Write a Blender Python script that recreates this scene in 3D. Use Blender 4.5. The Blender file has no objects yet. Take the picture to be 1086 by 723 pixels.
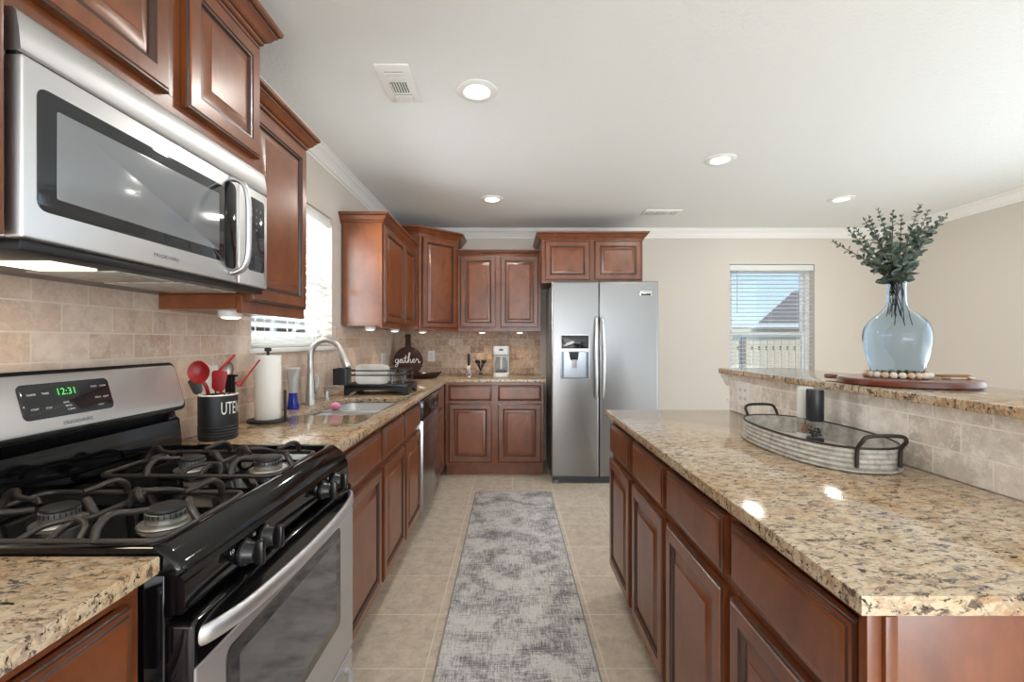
import bpy, bmesh, math, random
from mathutils import Vector, Matrix
C = bpy.context.scene
COL = C.collection
R = math.radians
V3 = Vector
random.seed(7)

# ------------------------------------------------------------------ camera, world, light, exposure
F = 480.0            # focal length in pixels of the 1086 px wide frame
CAMZ = 1.27
cam_d = bpy.data.cameras.new('camera')
cam_d.sensor_width = 36.0
cam_d.lens = F / 1086 * 36.0
cam_d.shift_x = 2.0 / 1086
cam_d.clip_start = 0.02
cam = bpy.data.objects.new('camera', cam_d)
cam.location = (0, 0, CAMZ)
cam.rotation_euler = (R(90), 0, 0)
COL.objects.link(cam)
C.camera = cam

C.view_settings.view_transform = 'Standard'
C.view_settings.look = 'None'
C.view_settings.gamma = 1
C.view_settings.use_curve_mapping = False
C.view_settings.exposure = 0.32
C.cycles.max_bounces = 10
C.cycles.diffuse_bounces = 6
C.cycles.glossy_bounces = 5
C.cycles.transmission_bounces = 10
C.cycles.transparent_max_bounces = 24
C.cycles.caustics_reflective = False
C.cycles.caustics_refractive = False
C.cycles.sample_clamp_indirect = 4.0
C.cycles.use_denoising = True

world = bpy.data.worlds.new('sky')
C.world = world
world.use_nodes = True
_nt = world.node_tree
_bg = _nt.nodes['Background']
_tc = _nt.nodes.new('ShaderNodeTexCoord')
_sp = _nt.nodes.new('ShaderNodeSeparateXYZ')
_rp = _nt.nodes.new('ShaderNodeValToRGB')
_nt.links.new(_tc.outputs['Generated'], _sp.inputs[0])
_nt.links.new(_sp.outputs['Z'], _rp.inputs[0])
_nt.links.new(_rp.outputs[0], _bg.inputs['Color'])
_rp.color_ramp.elements[0].position = 0.0
_rp.color_ramp.elements[0].color = (.62, .80, .95, 1)
_rp.color_ramp.elements[1].position = 0.35
_rp.color_ramp.elements[1].color = (.20, .46, .86, 1)
_bg.inputs['Strength'].default_value = 1.1


def area(name, loc, rot, sx, sy, power, col=(1, 1, 1), spread=180):
    d = bpy.data.lights.new(name, 'AREA')
    d.shape = 'RECTANGLE'
    d.size, d.size_y = sx, sy
    d.energy = power
    d.color = col
    d.spread = R(spread)
    o = bpy.data.objects.new(name, d)
    o.location = loc
    o.rotation_euler = rot
    COL.objects.link(o)
    return o


sun_d = bpy.data.lights.new('sun', 'SUN')
sun_d.energy = 2.2
sun_d.angle = R(1)
sun_d.color = (1, .96, .9)
sun = bpy.data.objects.new('sun', sun_d)
sun.rotation_euler = (R(48), 0, R(20))       # shines from behind the house on to the yards
COL.objects.link(sun)
# daylight through the openings of the room behind and beside the camera: sky light, plus two added upturned lamps that brighten the ceiling
area('window_daylight_rear', (1.3, -3.42, 1.45), (R(90), 0, 0), 4.2, 1.8, 50, (.95, .98, 1.0))
area('ceiling_fill_rear', (.6, -3.40, 0.62), (R(134), 0, 0), 3.4, 1.0, 96, (.97, .985, 1.0))
area('window_daylight_side', (3.98, .9, 1.35), (R(90), 0, R(90)), 3.5, 1.8, 28, (.88, .95, 1.0))
area('ceiling_fill_side', (3.94, .9, 0.45), (R(130), 0, R(90)), 3.5, 1.0, 24, (.90, .96, 1.0))
# daylight through the upper half of the sink window
area('window_daylight_sink', (-1.62, 1.70, 1.80), (R(90), 0, R(-70)), 2.2, .85, 210, (.96, .98, 1.0))

# ------------------------------------------------------------------ helpers


def P(px, py, Y):
    """the point at depth Y that the photograph shows at px, py"""
    return V3(((px - 541.0) * Y / F, Y, CAMZ - (py - 361.5) * Y / F))


def lin(r, g, b):
    f = lambda c: (c / 255 / 12.92) if c <= 10.3 else ((c / 255 + .055) / 1.055) ** 2.4
    return (f(r), f(g), f(b), 1)


class T:
    def __init__(self, name, label, cat, loc, group=None, rotz=0):
        o = bpy.data.objects.new(name, None)
        o.empty_display_size = .05
        COL.objects.link(o)
        o.location = loc
        o['label'] = label
        o['category'] = cat
        if group:
            o['group'] = group
        self.o = o
        self.loc = V3(loc)

    def part(self, name, bm, mat, parent=None, label=None, smooth=35, kind=None):
        o = link(name, bm, mat, self.loc, smooth)
        o.parent = parent or self.o
        if label:
            o['label'] = label
        if kind:
            o['kind'] = kind
        return o


def link(name, bm, mat, loc=V3((0, 0, 0)), smooth=35):
    bmesh.ops.translate(bm, verts=bm.verts, vec=-V3(loc))
    bmesh.ops.recalc_face_normals(bm, faces=bm.faces)
    me = bpy.data.meshes.new(name)
    bm.to_mesh(me)
    bm.free()
    for m in (mat if isinstance(mat, (list, tuple)) else [mat]):
        me.materials.append(m)
    if smooth:
        me.polygons.foreach_set('use_smooth', [True] * len(me.polygons))
        me.set_sharp_from_angle(angle=R(smooth))
    o = bpy.data.objects.new(name, me)
    COL.objects.link(o)
    return o


def solo(name, bm, mat, label, cat, loc=(0, 0, 0), group=None, smooth=35, kind=None):
    o = link(name, bm, mat, V3(loc), smooth)
    o.location = loc
    o['label'] = label
    o['category'] = cat
    if group:
        o['group'] = group
    if kind:
        o['kind'] = kind
    return o


def struct(name, bm, mat, parent=None, smooth=35):
    o = link(name, bm, mat, V3((0, 0, 0)), smooth)
    if parent:
        o.parent = parent
    else:
        o['kind'] = 'structure'
    return o


def nb():
    return bmesh.new()


def box(bm, x0, x1, y0, y1, z0, z1, bev=0, mi=0, seg=2):
    vs = [bm.verts.new((x, y, z)) for x in (x0, x1) for y in (y0, y1) for z in (z0, z1)]
    fs = []
    for q in ((0, 1, 3, 2), (4, 6, 7, 5), (0, 4, 5, 1), (2, 3, 7, 6), (0, 2, 6, 4), (1, 5, 7, 3)):
        f = bm.faces.new([vs[i] for i in q])
        f.material_index = mi
        fs.append(f)
    if bev:
        es = list({e for f in fs for e in f.edges})
        r = bmesh.ops.bevel(bm, geom=es, offset=bev, segments=seg, profile=.5, affect='EDGES')
        for f in r['faces']:
            f.material_index = mi
    return bm


def loops(bm, ls, cap0=True, cap1=True, closed=True, mis=None, mi=0):
    """skin a list of equally long point loops"""
    rings = [[bm.verts.new(p) for p in l] for l in ls]
    n = len(rings[0])
    for k in range(len(rings) - 1):
        a, b = rings[k], rings[k + 1]
        for i in range(n if closed else n - 1):
            j = (i + 1) % n
            try:
                f = bm.faces.new((a[i], a[j], b[j], b[i]))
                f.material_index = mis[k] if mis else mi
            except ValueError:
                pass
    if cap0:
        f = bm.faces.new(rings[0][::-1]); f.material_index = mis[0] if mis else mi
    if cap1:
        f = bm.faces.new(rings[-1]); f.material_index = mis[-1] if mis else mi
    return rings


def lathe(bm, prof, c, seg=32, cap0=True, cap1=True, mi=0, M=None, mis=None):
    c = V3(c)
    ls = []
    for r, z in prof:
        l = []
        for i in range(seg):
            a = 2 * math.pi * i / seg
            p = V3((max(r, 1e-4) * math.cos(a), max(r, 1e-4) * math.sin(a), z))
            if M is not None:
                p = M @ p
            l.append(c + p)
        ls.append(l)
    return loops(bm, ls, cap0, cap1, mi=mi, mis=mis)


def catmull(pts, n=6, closed=False):
    pts = [V3(p) for p in pts]
    out = []
    m = len(pts)
    for i in range(m if closed else m - 1):
        p1, p2 = pts[i], pts[(i + 1) % m]
        p0 = pts[(i - 1) % m] if (closed or i > 0) else p1 * 2 - p2
        p3 = pts[(i + 2) % m] if (closed or i + 2 < m) else p2 * 2 - p1
        for k in range(n):
            t = k / n
            out.append(.5 * ((2 * p1) + (p2 - p0) * t + (2 * p0 - 5 * p1 + 4 * p2 - p3) * t * t + (3 * p1 - p0 - 3 * p2 + p3) * t ** 3))
    if not closed:
        out.append(pts[-1])
    return out


def tube(bm, pts, r, seg=8, smooth=0, closed=False, flat=None, mi=0, up=None):
    """a round (or, with flat=(w,h), oval) rod along points; r is a number or a list"""
    pts = [V3(p) for p in pts]
    rs = r if isinstance(r, (list, tuple)) else [r] * len(pts)
    if smooth:
        m = len(pts)
        base = list(rs)
        pts = catmull(pts, smooth, closed)
        nr = []
        for i in range(m if closed else m - 1):
            for k in range(smooth):
                t = k / smooth
                nr.append(base[i] * (1 - t) + base[(i + 1) % m] * t)
        if not closed:
            nr.append(base[-1])
        rs = nr
    n = len(pts)
    ls = []
    ref = None
    for i in range(n):
        a = pts[(i - 1) % n] if (closed or i > 0) else pts[i]
        b = pts[(i + 1) % n] if (closed or i < n - 1) else pts[i]
        d = (b - a)
        d = d.normalized() if d.length > 1e-9 else V3((0, 0, 1))
        if ref is None:
            u = V3(up) if up else (V3((0, 0, 1)) if abs(d.z) < .9 else V3((1, 0, 0)))
        else:
            u = ref
        s = d.cross(u)
        if s.length < 1e-6:
            s = d.orthogonal()
        s.normalize()
        u = s.cross(d).normalized()
        ref = u if not up else V3(up)
        fw, fh = flat if flat else (1, 1)
        ls.append([pts[i] + (s * math.cos(2 * math.pi * k / seg) * fw + u * math.sin(2 * math.pi * k / seg) * fh) * rs[i] for k in range(seg)])
    if closed:
        ls.append(ls[0])
        rings = [[bm.verts.new(p) for p in l] for l in ls[:-1]]
        for k in range(n):
            a, b = rings[k], rings[(k + 1) % n]
            for i in range(seg):
                j = (i + 1) % seg
                f = bm.faces.new((a[i], a[j], b[j], b[i])); f.material_index = mi
    else:
        loops(bm, ls, mi=mi)
    return bm


def poly(bm, pts, vec, bev=0, mi=0):
    """extrude a polygon (3-D points) by vec"""
    vec = V3(vec)
    a = [bm.verts.new(V3(p)) for p in pts]
    b = [bm.verts.new(V3(p) + vec) for p in pts]
    n = len(a)
    fs = [bm.faces.new(a[::-1]), bm.faces.new(b)]
    for i in range(n):
        j = (i + 1) % n
        fs.append(bm.faces.new((a[i], a[j], b[j], b[i])))
    for f in fs:
        f.material_index = mi
    if bev:
        es = [e for e in fs[0].edges] + [e for e in fs[1].edges]
        bmesh.ops.bevel(bm, geom=es, offset=bev, segments=2, profile=.5, affect='EDGES')
    return bm


def rrect(x0, x1, y0, y1, r, n=5):
    o = []
    for cx, cy, a0 in ((x1 - r, y1 - r, 0), (x0 + r, y1 - r, 90), (x0 + r, y0 + r, 180), (x1 - r, y0 + r, 270)):
        for k in range(n + 1):
            a = R(a0 + 90 * k / n)
            o.append((cx + r * math.cos(a), cy + r * math.sin(a)))
    return o


def face_map(O, U, N):
    """(u, v, n) -> world for a front whose lower corner is O, width along U, outward N"""
    O, U, N = V3(O), V3(U), V3(N)
    return lambda u, v, n=0.0: O + U * u + V3((0, 0, 1)) * v + N * n


def rect_loop(m, u0, u1, v0, v1, n):
    return [m(u0, v0, n), m(u1, v0, n), m(u1, v1, n), m(u0, v1, n)]


def door_front(m, w, h, t=.022, s=.058):
    """raised panel door: mitred frame, routed groove with glaze, raised field"""
    bm = nb()
    L = [(0, 0), (0, t - .007), (.003, t - .004), (.008, t - .0035), (.010, t), (s - .013, t), (s - .010, t - .003), (s - .004, t - .004), (s, t - .011), (s + .005, t - .011), (s + .030, t - .002), (s + .0315, t - .0005)]
    mis = [0, 1, 1, 0, 0, 1, 1, 1, 1, 0, 0, 0]
    loops(bm, [rect_loop(m, i, w - i, i, h - i, n) for i, n in L], mis=mis)
    return bm


def drawer_front(m, w, h, t=.022):
    bm = nb()
    L = [(0, 0), (0, t - .009), (.004, t - .006), (.010, t - .005), (.013, t - .002), (.019, t), (.022, t)]
    mis = [0, 1, 0, 1, 0, 0, 0]
    loops(bm, [rect_loop(m, i, w - i, i, h - i, n) for i, n in L], mis=mis)
    return bm


def sweep(bm, path, prof, glaze=()):
    """sweep a (out, up) profile along a horizontal polyline with mitred corners; out is to the right of travel"""
    path = [V3(p) for p in path]
    n = len(path)
    ls = []
    for i in range(n):
        d0 = (path[i] - path[i - 1]).normalized() if i > 0 else None
        d1 = (path[i + 1] - path[i]).normalized() if i < n - 1 else None
        d0 = d0 or d1
        d1 = d1 or d0
        n0 = V3((d0.y, -d0.x, 0))
        n1 = V3((d1.y, -d1.x, 0))
        b = (n0 + n1)
        b = b / max(b.dot(n0), .2)
        ls.append([path[i] + b * o + V3((0, 0, u)) for o, u in prof])
    rings = [[bm.verts.new(p) for p in l] for l in ls]
    m = len(prof)
    for k in range(n - 1):
        for i in range(m):
            j = (i + 1) % m
            f = bm.faces.new((rings[k][i], rings[k][j], rings[k + 1][j], rings[k + 1][i]))
            f.material_index = 1 if i in glaze else 0
    bm.faces.new(rings[0][::-1])
    bm.faces.new(rings[-1])
    return bm


def text_bm(s, size, m, depth=.0006, bm=None, align='CENTER', sx=1.0, lift=.0003):
    cu = bpy.data.curves.new('lettering', 'FONT')
    cu.body = s
    cu.size = size
    cu.align_x = align
    cu.align_y = 'CENTER'
    cu.resolution_u = 3
    o = bpy.data.objects.new('lettering', cu)
    COL.objects.link(o)
    dg = bpy.context.evaluated_depsgraph_get()
    me = bpy.data.meshes.new_from_object(o.evaluated_get(dg))
    bm = bm or nb()
    vs = [bm.verts.new(m(v.co.x * sx, v.co.y, lift)) for v in me.vertices]
    fs = []
    for p in me.polygons:
        try:
            fs.append(bm.faces.new([vs[i] for i in p.vertices]))
        except ValueError:
            pass
    bpy.data.objects.remove(o)
    bpy.data.curves.remove(cu)
    bpy.data.meshes.remove(me)
    return bm


# ------------------------------------------------------------------ materials


def mat(name, col=(.8, .8, .8, 1), rough=.5, metal=0, **kw):
    m = bpy.data.materials.new(name)
    m.use_nodes = True
    b = m.node_tree.nodes['Principled BSDF']
    b.inputs['Base Color'].default_value = col
    b.inputs['Roughness'].default_value = rough
    b.inputs['Metallic'].default_value = metal
    for k, v in kw.items():
        b.inputs[k.replace('_', ' ')].default_value = v
    return m


class N:
    """short-hand for building node trees"""

    def __init__(self, m):
        self.t = m.node_tree
        self.b = self.t.nodes.get('Principled BSDF')

    def new(self, kind, **kw):
        n = self.t.nodes.new(kind)
        for k, v in kw.items():
            setattr(n, k, v)
        return n

    def l(self, a, b):
        self.t.links.new(a, b)

    def coord(self, scale=(1, 1, 1), rot=(0, 0, 0), src='Object', loc=(0, 0, 0)):
        tc = self.new('ShaderNodeNewGeometry') if src == 'World' else self.new('ShaderNodeTexCoord')
        mp = self.new('ShaderNodeMapping')
        mp.inputs['Scale'].default_value = scale
        mp.inputs['Rotation'].default_value = rot
        mp.inputs['Location'].default_value = loc
        self.l(tc.outputs['Position' if src == 'World' else src], mp.inputs[0])
        return mp.outputs[0]

    def noise(self, vec, scale, detail=4, rough=.55, dist=0):
        n = self.new('ShaderNodeTexNoise')
        n.inputs['Scale'].default_value = scale
        n.inputs['Detail'].default_value = detail
        n.inputs['Roughness'].default_value = rough
        n.inputs['Distortion'].default_value = dist
        self.l(vec, n.inputs['Vector'])
        return n.outputs['Fac']

    def ramp(self, fac, stops, interp='LINEAR'):
        r = self.new('ShaderNodeValToRGB')
        r.color_ramp.interpolation = interp
        els = r.color_ramp.elements
        while len(els) < len(stops):
            els.new(.5)
        for e, (p, c) in zip(els, stops):
            e.position = p
            e.color = c if len(c) == 4 else (*c, 1)
        self.l(fac, r.inputs[0])
        return r.outputs[0]

    def mix(self, fac, a, b, mode='MIX'):
        n = self.new('ShaderNodeMix', data_type='RGBA', blend_type=mode)
        for s, v in ((n.inputs[0], fac), (n.inputs[6], a), (n.inputs[7], b)):
            if hasattr(v, 'is_linked'):
                self.l(v, s)
            else:
                s.default_value = v
        return n.outputs[2]

    def bump(self, h, strength=.2, dist=.002):
        n = self.new('ShaderNodeBump')
        n.inputs['Strength'].default_value = strength
        n.inputs['Distance'].default_value = dist
        self.l(h, n.inputs['Height'])
        self.l(n.outputs[0], self.b.inputs['Normal'])

    def col(self, c):
        self.l(c, self.b.inputs['Base Color'])


def g(v):
    return (v, v, v, 1)


def wood(name, a, b, scale=(9, 9, 1.1), rough=.32, src='World', streak=.35):
    m = mat(name, a, rough)
    n = N(m)
    blot = n.noise(n.coord((1, 1, .6), src=src), 9, 5, .6, .4)
    gr = n.noise(n.coord(scale, src=src), 9, 6, .6, .6)
    c = n.ramp(blot, [(.30, a), (.70, b)])
    c = n.mix(streak, c, n.ramp(gr, [(.3, (.74, .72, .70, 1)), (.7, (1.14, 1.13, 1.12, 1))]), 'MULTIPLY')
    n.col(c)
    n.b.inputs['Coat Weight'].default_value = .45
    n.b.inputs['Coat Roughness'].default_value = .24
    n.bump(gr, .03, .001)
    return m


WOOD = wood('cherry_stain', lin(99, 50, 23), lin(134, 74, 37))
GLAZE = wood('cherry_glaze', lin(52, 25, 14), lin(68, 34, 20))
ROSEWOOD = wood('board_wood', lin(84, 36, 22), lin(116, 54, 32), (30, 3, 3), .3)
WALNUT = wood('sign_wood', lin(46, 29, 22), lin(68, 43, 32), (20, 20, 2), .7)
WALNUT.node_tree.nodes['Principled BSDF'].inputs['Coat Weight'].default_value = 0
WALNUT.node_tree.nodes['Principled BSDF'].inputs['Specular IOR Level'].default_value = .25
WALL = mat('wall_paint', lin(207, 199, 189), .75)
n = N(WALL)
n.bump(n.noise(n.coord(src='World'), 160, 3), .06, .001)
CEIL = mat('ceiling_paint', lin(231, 233, 231), .85)
n = N(CEIL)
n.bump(n.noise(n.coord(src='World'), 55, 4, .65), .5, .006)
WHITE = mat('white_trim_paint', lin(236, 235, 231), .38)
WHITEP = mat('white_plastic', lin(232, 232, 230), .3)
SLAT = mat('blind_slat', lin(244, 244, 242), .45)
n_ = SLAT.node_tree
_tl = n_.nodes.new('ShaderNodeBsdfTranslucent'); _tl.inputs[0].default_value = (.95, .95, .93, 1)
_ms = n_.nodes.new('ShaderNodeMixShader'); _ms.inputs[0].default_value = .3
_out = next(q for q in n_.nodes if q.type == 'OUTPUT_MATERIAL')
n_.links.new(n_.nodes['Principled BSDF'].outputs[0], _ms.inputs[1]); n_.links.new(_tl.outputs[0], _ms.inputs[2]); n_.links.new(_ms.outputs[0], _out.inputs[0])
BLACK = mat('black_enamel', lin(8, 8, 10), .07, IOR=1.42)
BLACKM = mat('black_matte', lin(26, 26, 28), .5)
BLACKP = mat('black_plastic', lin(18, 18, 20), .28)
DGLASS = mat('dark_glass', lin(30, 32, 37), .05, Coat_Weight=.3)
IRON = mat('cast_iron', lin(48, 42, 39), .34)
CHROME = mat('chrome', (.8, .8, .8, 1), .12, 1)
RED = mat('red_silicone', lin(140, 18, 21), .42)
GREYS = mat('grey_silicone', lin(70, 74, 76), .45)
GREYP = mat('grey_plastic', lin(112, 114, 118), .4)
PINK = mat('pink_sponge', lin(232, 150, 176), .9)
PAPER = mat('paper', lin(238, 236, 231), .95)
n = N(PAPER)
n.bump(n.noise(n.coord(src='World'), 190, 2), .3, .001)
CREAM = mat('enamel_cream', lin(230, 226, 218), .3)
BEAD = mat('wood_beads', lin(218, 194, 168), .6)
TASSEL = mat('jute', lin(168, 128, 86), .8)
GROUT = lin(206, 196, 180)


def brushed(name, c, rough, axis='x', amount=.05):
    m = mat(name, c, rough, 1)
    n = N(m)
    sc = {'x': (2, 160, 160), 'z': (160, 160, 2), 'y': (160, 2, 160)}[axis]
    f = n.noise(n.coord(sc, src='World'), 4, 3, .6)
    r = n.ramp(f, [(.3, g(max(rough - amount, .05))), (.7, g(rough + amount))])
    n.l(r, n.b.inputs['Roughness'])
    return m


STEEL = brushed('brushed_steel', (.69, .69, .70, 1), .42, 'y', .03)
STEELD = brushed('steel_with_dark_reflection', (.36, .35, .34, 1), .26, 'z', .03)  # darker copy of the steel; the opposite cabinets' reflection is put into its colour
STEELF = brushed('brushed_steel_fridge', (.29, .288, .287, 1), .32, 'x', .02)
NICKEL = mat('brushed_nickel', (.52, .51, .49, 1), .38, 1)
SINKM = mat('sink_steel', (.80, .80, .80, 1), .36, 1)
GALV = mat('galvanised_metal', (.55, .55, .54, 1), .42, .2)
n = N(GALV)
c = n.ramp(n.noise(n.coord(src='World'), 38, 5, .7), [(.3, lin(140, 132, 122)), (.5, lin(192, 189, 183)), (.75, lin(216, 215, 211))])
n.col(c)

# granite: cream ground, honey drifts, grey and black flecks that run with the slab
GRAN = mat('granite', g(.5), .10)
n = N(GRAN)
v = n.coord((1, 2.0, 1.5), (0, 0, R(-24)), 'World')
v2 = n.coord((1, 1.6, 1.4), (0, 0, R(-24)), 'World')
base = n.ramp(n.noise(v2, 26, 7, .70, .5), [(.30, lin(124, 84, 48)), (.42, lin(174, 136, 90)), (.52, lin(204, 182, 150)), (.62, lin(198, 178, 148)), (.74, lin(150, 116, 80))])
patch = n.ramp(n.noise(n.coord(src='World'), 3.2, 3, .5), [(.38, g(0)), (.62, g(1))])
base = n.mix(patch, n.mix(.25, base, lin(176, 134, 84)), n.mix(.35, base, lin(216, 206, 192)))
grey = n.ramp(n.noise(v, 40, 6, .66, .4), [(.51, g(0)), (.57, g(1))])
base = n.mix(n.mix(1.0, grey, g(.62), 'MULTIPLY'), base, lin(150, 134, 116))
dark = n.ramp(n.noise(v, 34, 8, .74, .6), [(.54, g(0)), (.59, g(1))])
base = n.mix(n.mix(1.0, dark, g(.9), 'MULTIPLY'), base, lin(72, 60, 52))
blk = n.ramp(n.noise(v, 62, 6, .68, .5), [(.585, g(0)), (.62, g(1))])
base = n.mix(blk, base, lin(34, 30, 28))
n.col(base)
n.b.inputs['Coat Weight'].default_value = .12
n.b.inputs['Coat Roughness'].default_value = .04


def brick_tiles(name, plane, w, h, offset, cols, mortar, msize, rough, noise_amt, shift=(0, 0), vein=.55, veinc=lin(222, 208, 190)):
    m = mat(name, cols[0], rough)
    n = N(m)
    gm = n.new('ShaderNodeNewGeometry')
    sp = n.new('ShaderNodeSeparateXYZ')
    cb = n.new('ShaderNodeCombineXYZ')
    n.l(gm.outputs['Position'], sp.inputs[0])
    for i, ax in enumerate(plane):
        ad = n.new('ShaderNodeMath', operation='ADD')
        ad.inputs[1].default_value = shift[i]
        n.l(sp.outputs[ax], ad.inputs[0])
        n.l(ad.outputs[0], cb.inputs[i])
    br = n.new('ShaderNodeTexBrick')
    br.offset = offset
    br.squash = 1
    br.inputs['Scale'].default_value = 1
    br.inputs['Brick Width'].default_value = w
    br.inputs['Row Height'].default_value = h
    br.inputs['Mortar Size'].default_value = msize
    br.inputs['Mortar Smooth'].default_value = .2
    br.inputs['Bias'].default_value = 0
    br.inputs['Color1'].default_value = g(0)
    br.inputs['Color2'].default_value = g(1)
    br.inputs['Mortar'].default_value = g(.5)
    n.l(cb.outputs[0], br.inputs['Vector'])
    k = len(cols)
    tint = n.ramp(br.outputs['Color'], [(i / max(k - 1, 1), c) for i, c in enumerate(cols)])
    wv = n.coord(src='World')
    mott = n.ramp(n.noise(wv, 16, 8, .74, .3), [(.32, g(1 - noise_amt)), (.5, g(1.0)), (.66, g(1 + noise_amt * .8))])
    tint = n.mix(1.0, tint, mott, 'MULTIPLY')
    pit = n.ramp(n.noise(wv, 24, 9, .82, .2), [(.49, g(0)), (.57, g(vein))])
    tint = n.mix(pit, tint, veinc)
    c = n.mix(br.outputs['Fac'], tint, mortar)
    n.col(c)
    inv = n.new('ShaderNodeMath', operation='SUBTRACT')
    inv.inputs[0].default_value = 1
    n.l(br.outputs['Fac'], inv.inputs[1])
    n.bump(inv.outputs[0], .5, .002)
    return m


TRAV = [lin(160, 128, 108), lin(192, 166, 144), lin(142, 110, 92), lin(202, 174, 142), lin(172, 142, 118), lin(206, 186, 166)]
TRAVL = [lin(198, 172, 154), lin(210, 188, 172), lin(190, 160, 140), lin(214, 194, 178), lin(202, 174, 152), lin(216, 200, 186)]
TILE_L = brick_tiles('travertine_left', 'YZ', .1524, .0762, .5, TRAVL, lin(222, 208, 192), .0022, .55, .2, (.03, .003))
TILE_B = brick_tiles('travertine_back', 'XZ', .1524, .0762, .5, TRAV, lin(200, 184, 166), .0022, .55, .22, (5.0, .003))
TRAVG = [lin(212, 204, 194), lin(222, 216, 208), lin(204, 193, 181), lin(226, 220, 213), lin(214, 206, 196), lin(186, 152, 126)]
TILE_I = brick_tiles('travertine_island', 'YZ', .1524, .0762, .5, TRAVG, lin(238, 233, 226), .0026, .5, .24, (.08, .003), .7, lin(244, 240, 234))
FLOORT = brick_tiles('floor_tile', 'XY', .3475, .3475, 0, [lin(202, 187, 168), lin(213, 200, 182), lin(207, 193, 174)], lin(232, 221, 203), .0035, .33, .26, (.3275 + .3475 * 30, -1.755 + .3475 * 30), .4, lin(222, 211, 194))

RUG = mat('rug_pile', g(.5), .95)
n = N(RUG)
a1 = n.noise(n.coord((5, 80, 1), src='World'), 2.4, 6, .72, .1)
a2 = n.noise(n.coord((80, 5, 1), src='World'), 2.4, 6, .72, .1)
bl = n.noise(n.coord((1.9, 2.2, 1), src='World'), 3.0, 6, .65, .4)
cr = n.noise(n.coord(src='World'), 95, 5, .75)
s1 = n.mix(.5, a1, a2)
s2 = n.mix(.36, s1, bl)
s3 = n.mix(.16, s2, cr)
n.col(n.ramp(s3, [(.435, lin(116, 111, 116)), (.472, lin(162, 158, 160)), (.502, lin(202, 199, 197)), (.54, lin(226, 223, 220))]))
n.bump(n.noise(n.coord(src='World'), 400, 2), .4, .002)


def emit(name, col, s):
    m = bpy.data.materials.new(name)
    m.use_nodes = True
    t = m.node_tree
    t.nodes.clear()
    e = t.nodes.new('ShaderNodeEmission')
    o = t.nodes.new('ShaderNodeOutputMaterial')
    e.inputs[0].default_value = col
    e.inputs[1].default_value = s
    t.links.new(e.outputs[0], o.inputs[0])
    return m


LAMP = emit('lamp_glow', (1, .97, .92, 1), 7)
PUCK = emit('puck_glow', (1, .90, .74, 1), 3.2)
WARM = emit('hood_glow', (1, .86, .62, 1), 2.4)
GREEN = emit('clock_digits', (.25, 1, .3, 1), .8)


def thin_glass(name, tint, fac=.1, rough=.02):
    m = bpy.data.materials.new(name)
    m.use_nodes = True
    t = m.node_tree
    t.nodes.clear()
    tr = t.nodes.new('ShaderNodeBsdfTransparent')
    gl = t.nodes.new('ShaderNodeBsdfGlossy')
    fr = t.nodes.new('ShaderNodeLayerWeight')
    pw = t.nodes.new('ShaderNodeMath'); pw.operation = 'POWER'; pw.inputs[1].default_value = 4
    sc_ = t.nodes.new('ShaderNodeMath'); sc_.operation = 'MULTIPLY_ADD'; sc_.inputs[1].default_value = .7; sc_.inputs[2].default_value = .04
    mx = t.nodes.new('ShaderNodeMixShader')
    o = t.nodes.new('ShaderNodeOutputMaterial')
    tr.inputs[0].default_value = tint
    gl.inputs['Roughness'].default_value = rough
    t.links.new(fr.outputs['Facing'], pw.inputs[0]); t.links.new(pw.outputs[0], sc_.inputs[0]); t.links.new(sc_.outputs[0], mx.inputs[0])
    t.links.new(tr.outputs[0], mx.inputs[1])
    t.links.new(gl.outputs[0], mx.inputs[2])
    t.links.new(mx.outputs[0], o.inputs[0])
    return m


PANE = thin_glass('window_glass', (.97, .98, .98, 1))
CLEAR = thin_glass('clear_glass', (.93, .94, .94, 1))
BLUEG = mat('blue_glass', (.74, .855, .96, 1), .015, Transmission_Weight=1.0, IOR=1.25)
BLUEL = mat('blue_liquid', lin(38, 62, 190), .1, Transmission_Weight=.3)
CLEARW = mat('clear_bottle', lin(222, 226, 230), .15, Transmission_Weight=.5)
LEAF = mat('eucalyptus_leaf', lin(92, 106, 92), .6)
n = N(LEAF)
oi = n.noise(n.coord(src='World'), 48, 2)
n.col(n.ramp(oi, [(.36, lin(40, 52, 32)), (.46, lin(72, 88, 76)), (.56, lin(104, 124, 122)), (.66, lin(108, 102, 56))]))
STEM = mat('eucalyptus_stem', lin(66, 56, 36), .7)
WHITEPNT = mat('white_lettering', lin(235, 232, 226), .6)
GREYPNT = mat('grey_lettering', lin(120, 122, 126), .5)
SIDING = mat('siding', lin(226, 214, 192), .8)
ROOF = mat('shingles', lin(128, 116, 112), .9)
FENCE = mat('cedar_fence', lin(214, 192, 160), .9)
FENCED = mat('cedar_weathered', lin(120, 104, 88), .9)
EARTH = mat('yard_ground', lin(150, 142, 118), .95)

# ------------------------------------------------------------------ the room
XL, XR, YB, YR, ZC = -1.19, 4.03, 4.85, -3.5, 2.466
WT = .16
bm = nb(); box(bm, XL - WT, XR + WT, YR - WT, YB + WT, -.1, 0)
struct('floor', bm, FLOORT)
bm = nb(); box(bm, XL - WT, XR + WT, YR - WT, YB + WT, ZC, ZC + .12)
struct('ceiling', bm, CEIL)
W1 = (2.08, 3.02, 1.235, 2.085)       # sink window: y0 y1 z0 z1
bm = nb()
box(bm, XL - WT, XL, YR, W1[0], 0, ZC)
box(bm, XL - WT, XL, W1[1], YB + WT, 0, ZC)
box(bm, XL - WT, XL, W1[0], W1[1], 0, W1[2])
box(bm, XL - WT, XL, W1[0], W1[1], W1[3], ZC)
struct('wall_left', bm, WALL)
W2 = (2.354, 3.264, .66, 2.093)       # back window: x0 x1 z0 z1
bm = nb()
box(bm, XL, W2[0], YB, YB + WT, 0, ZC)
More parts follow.
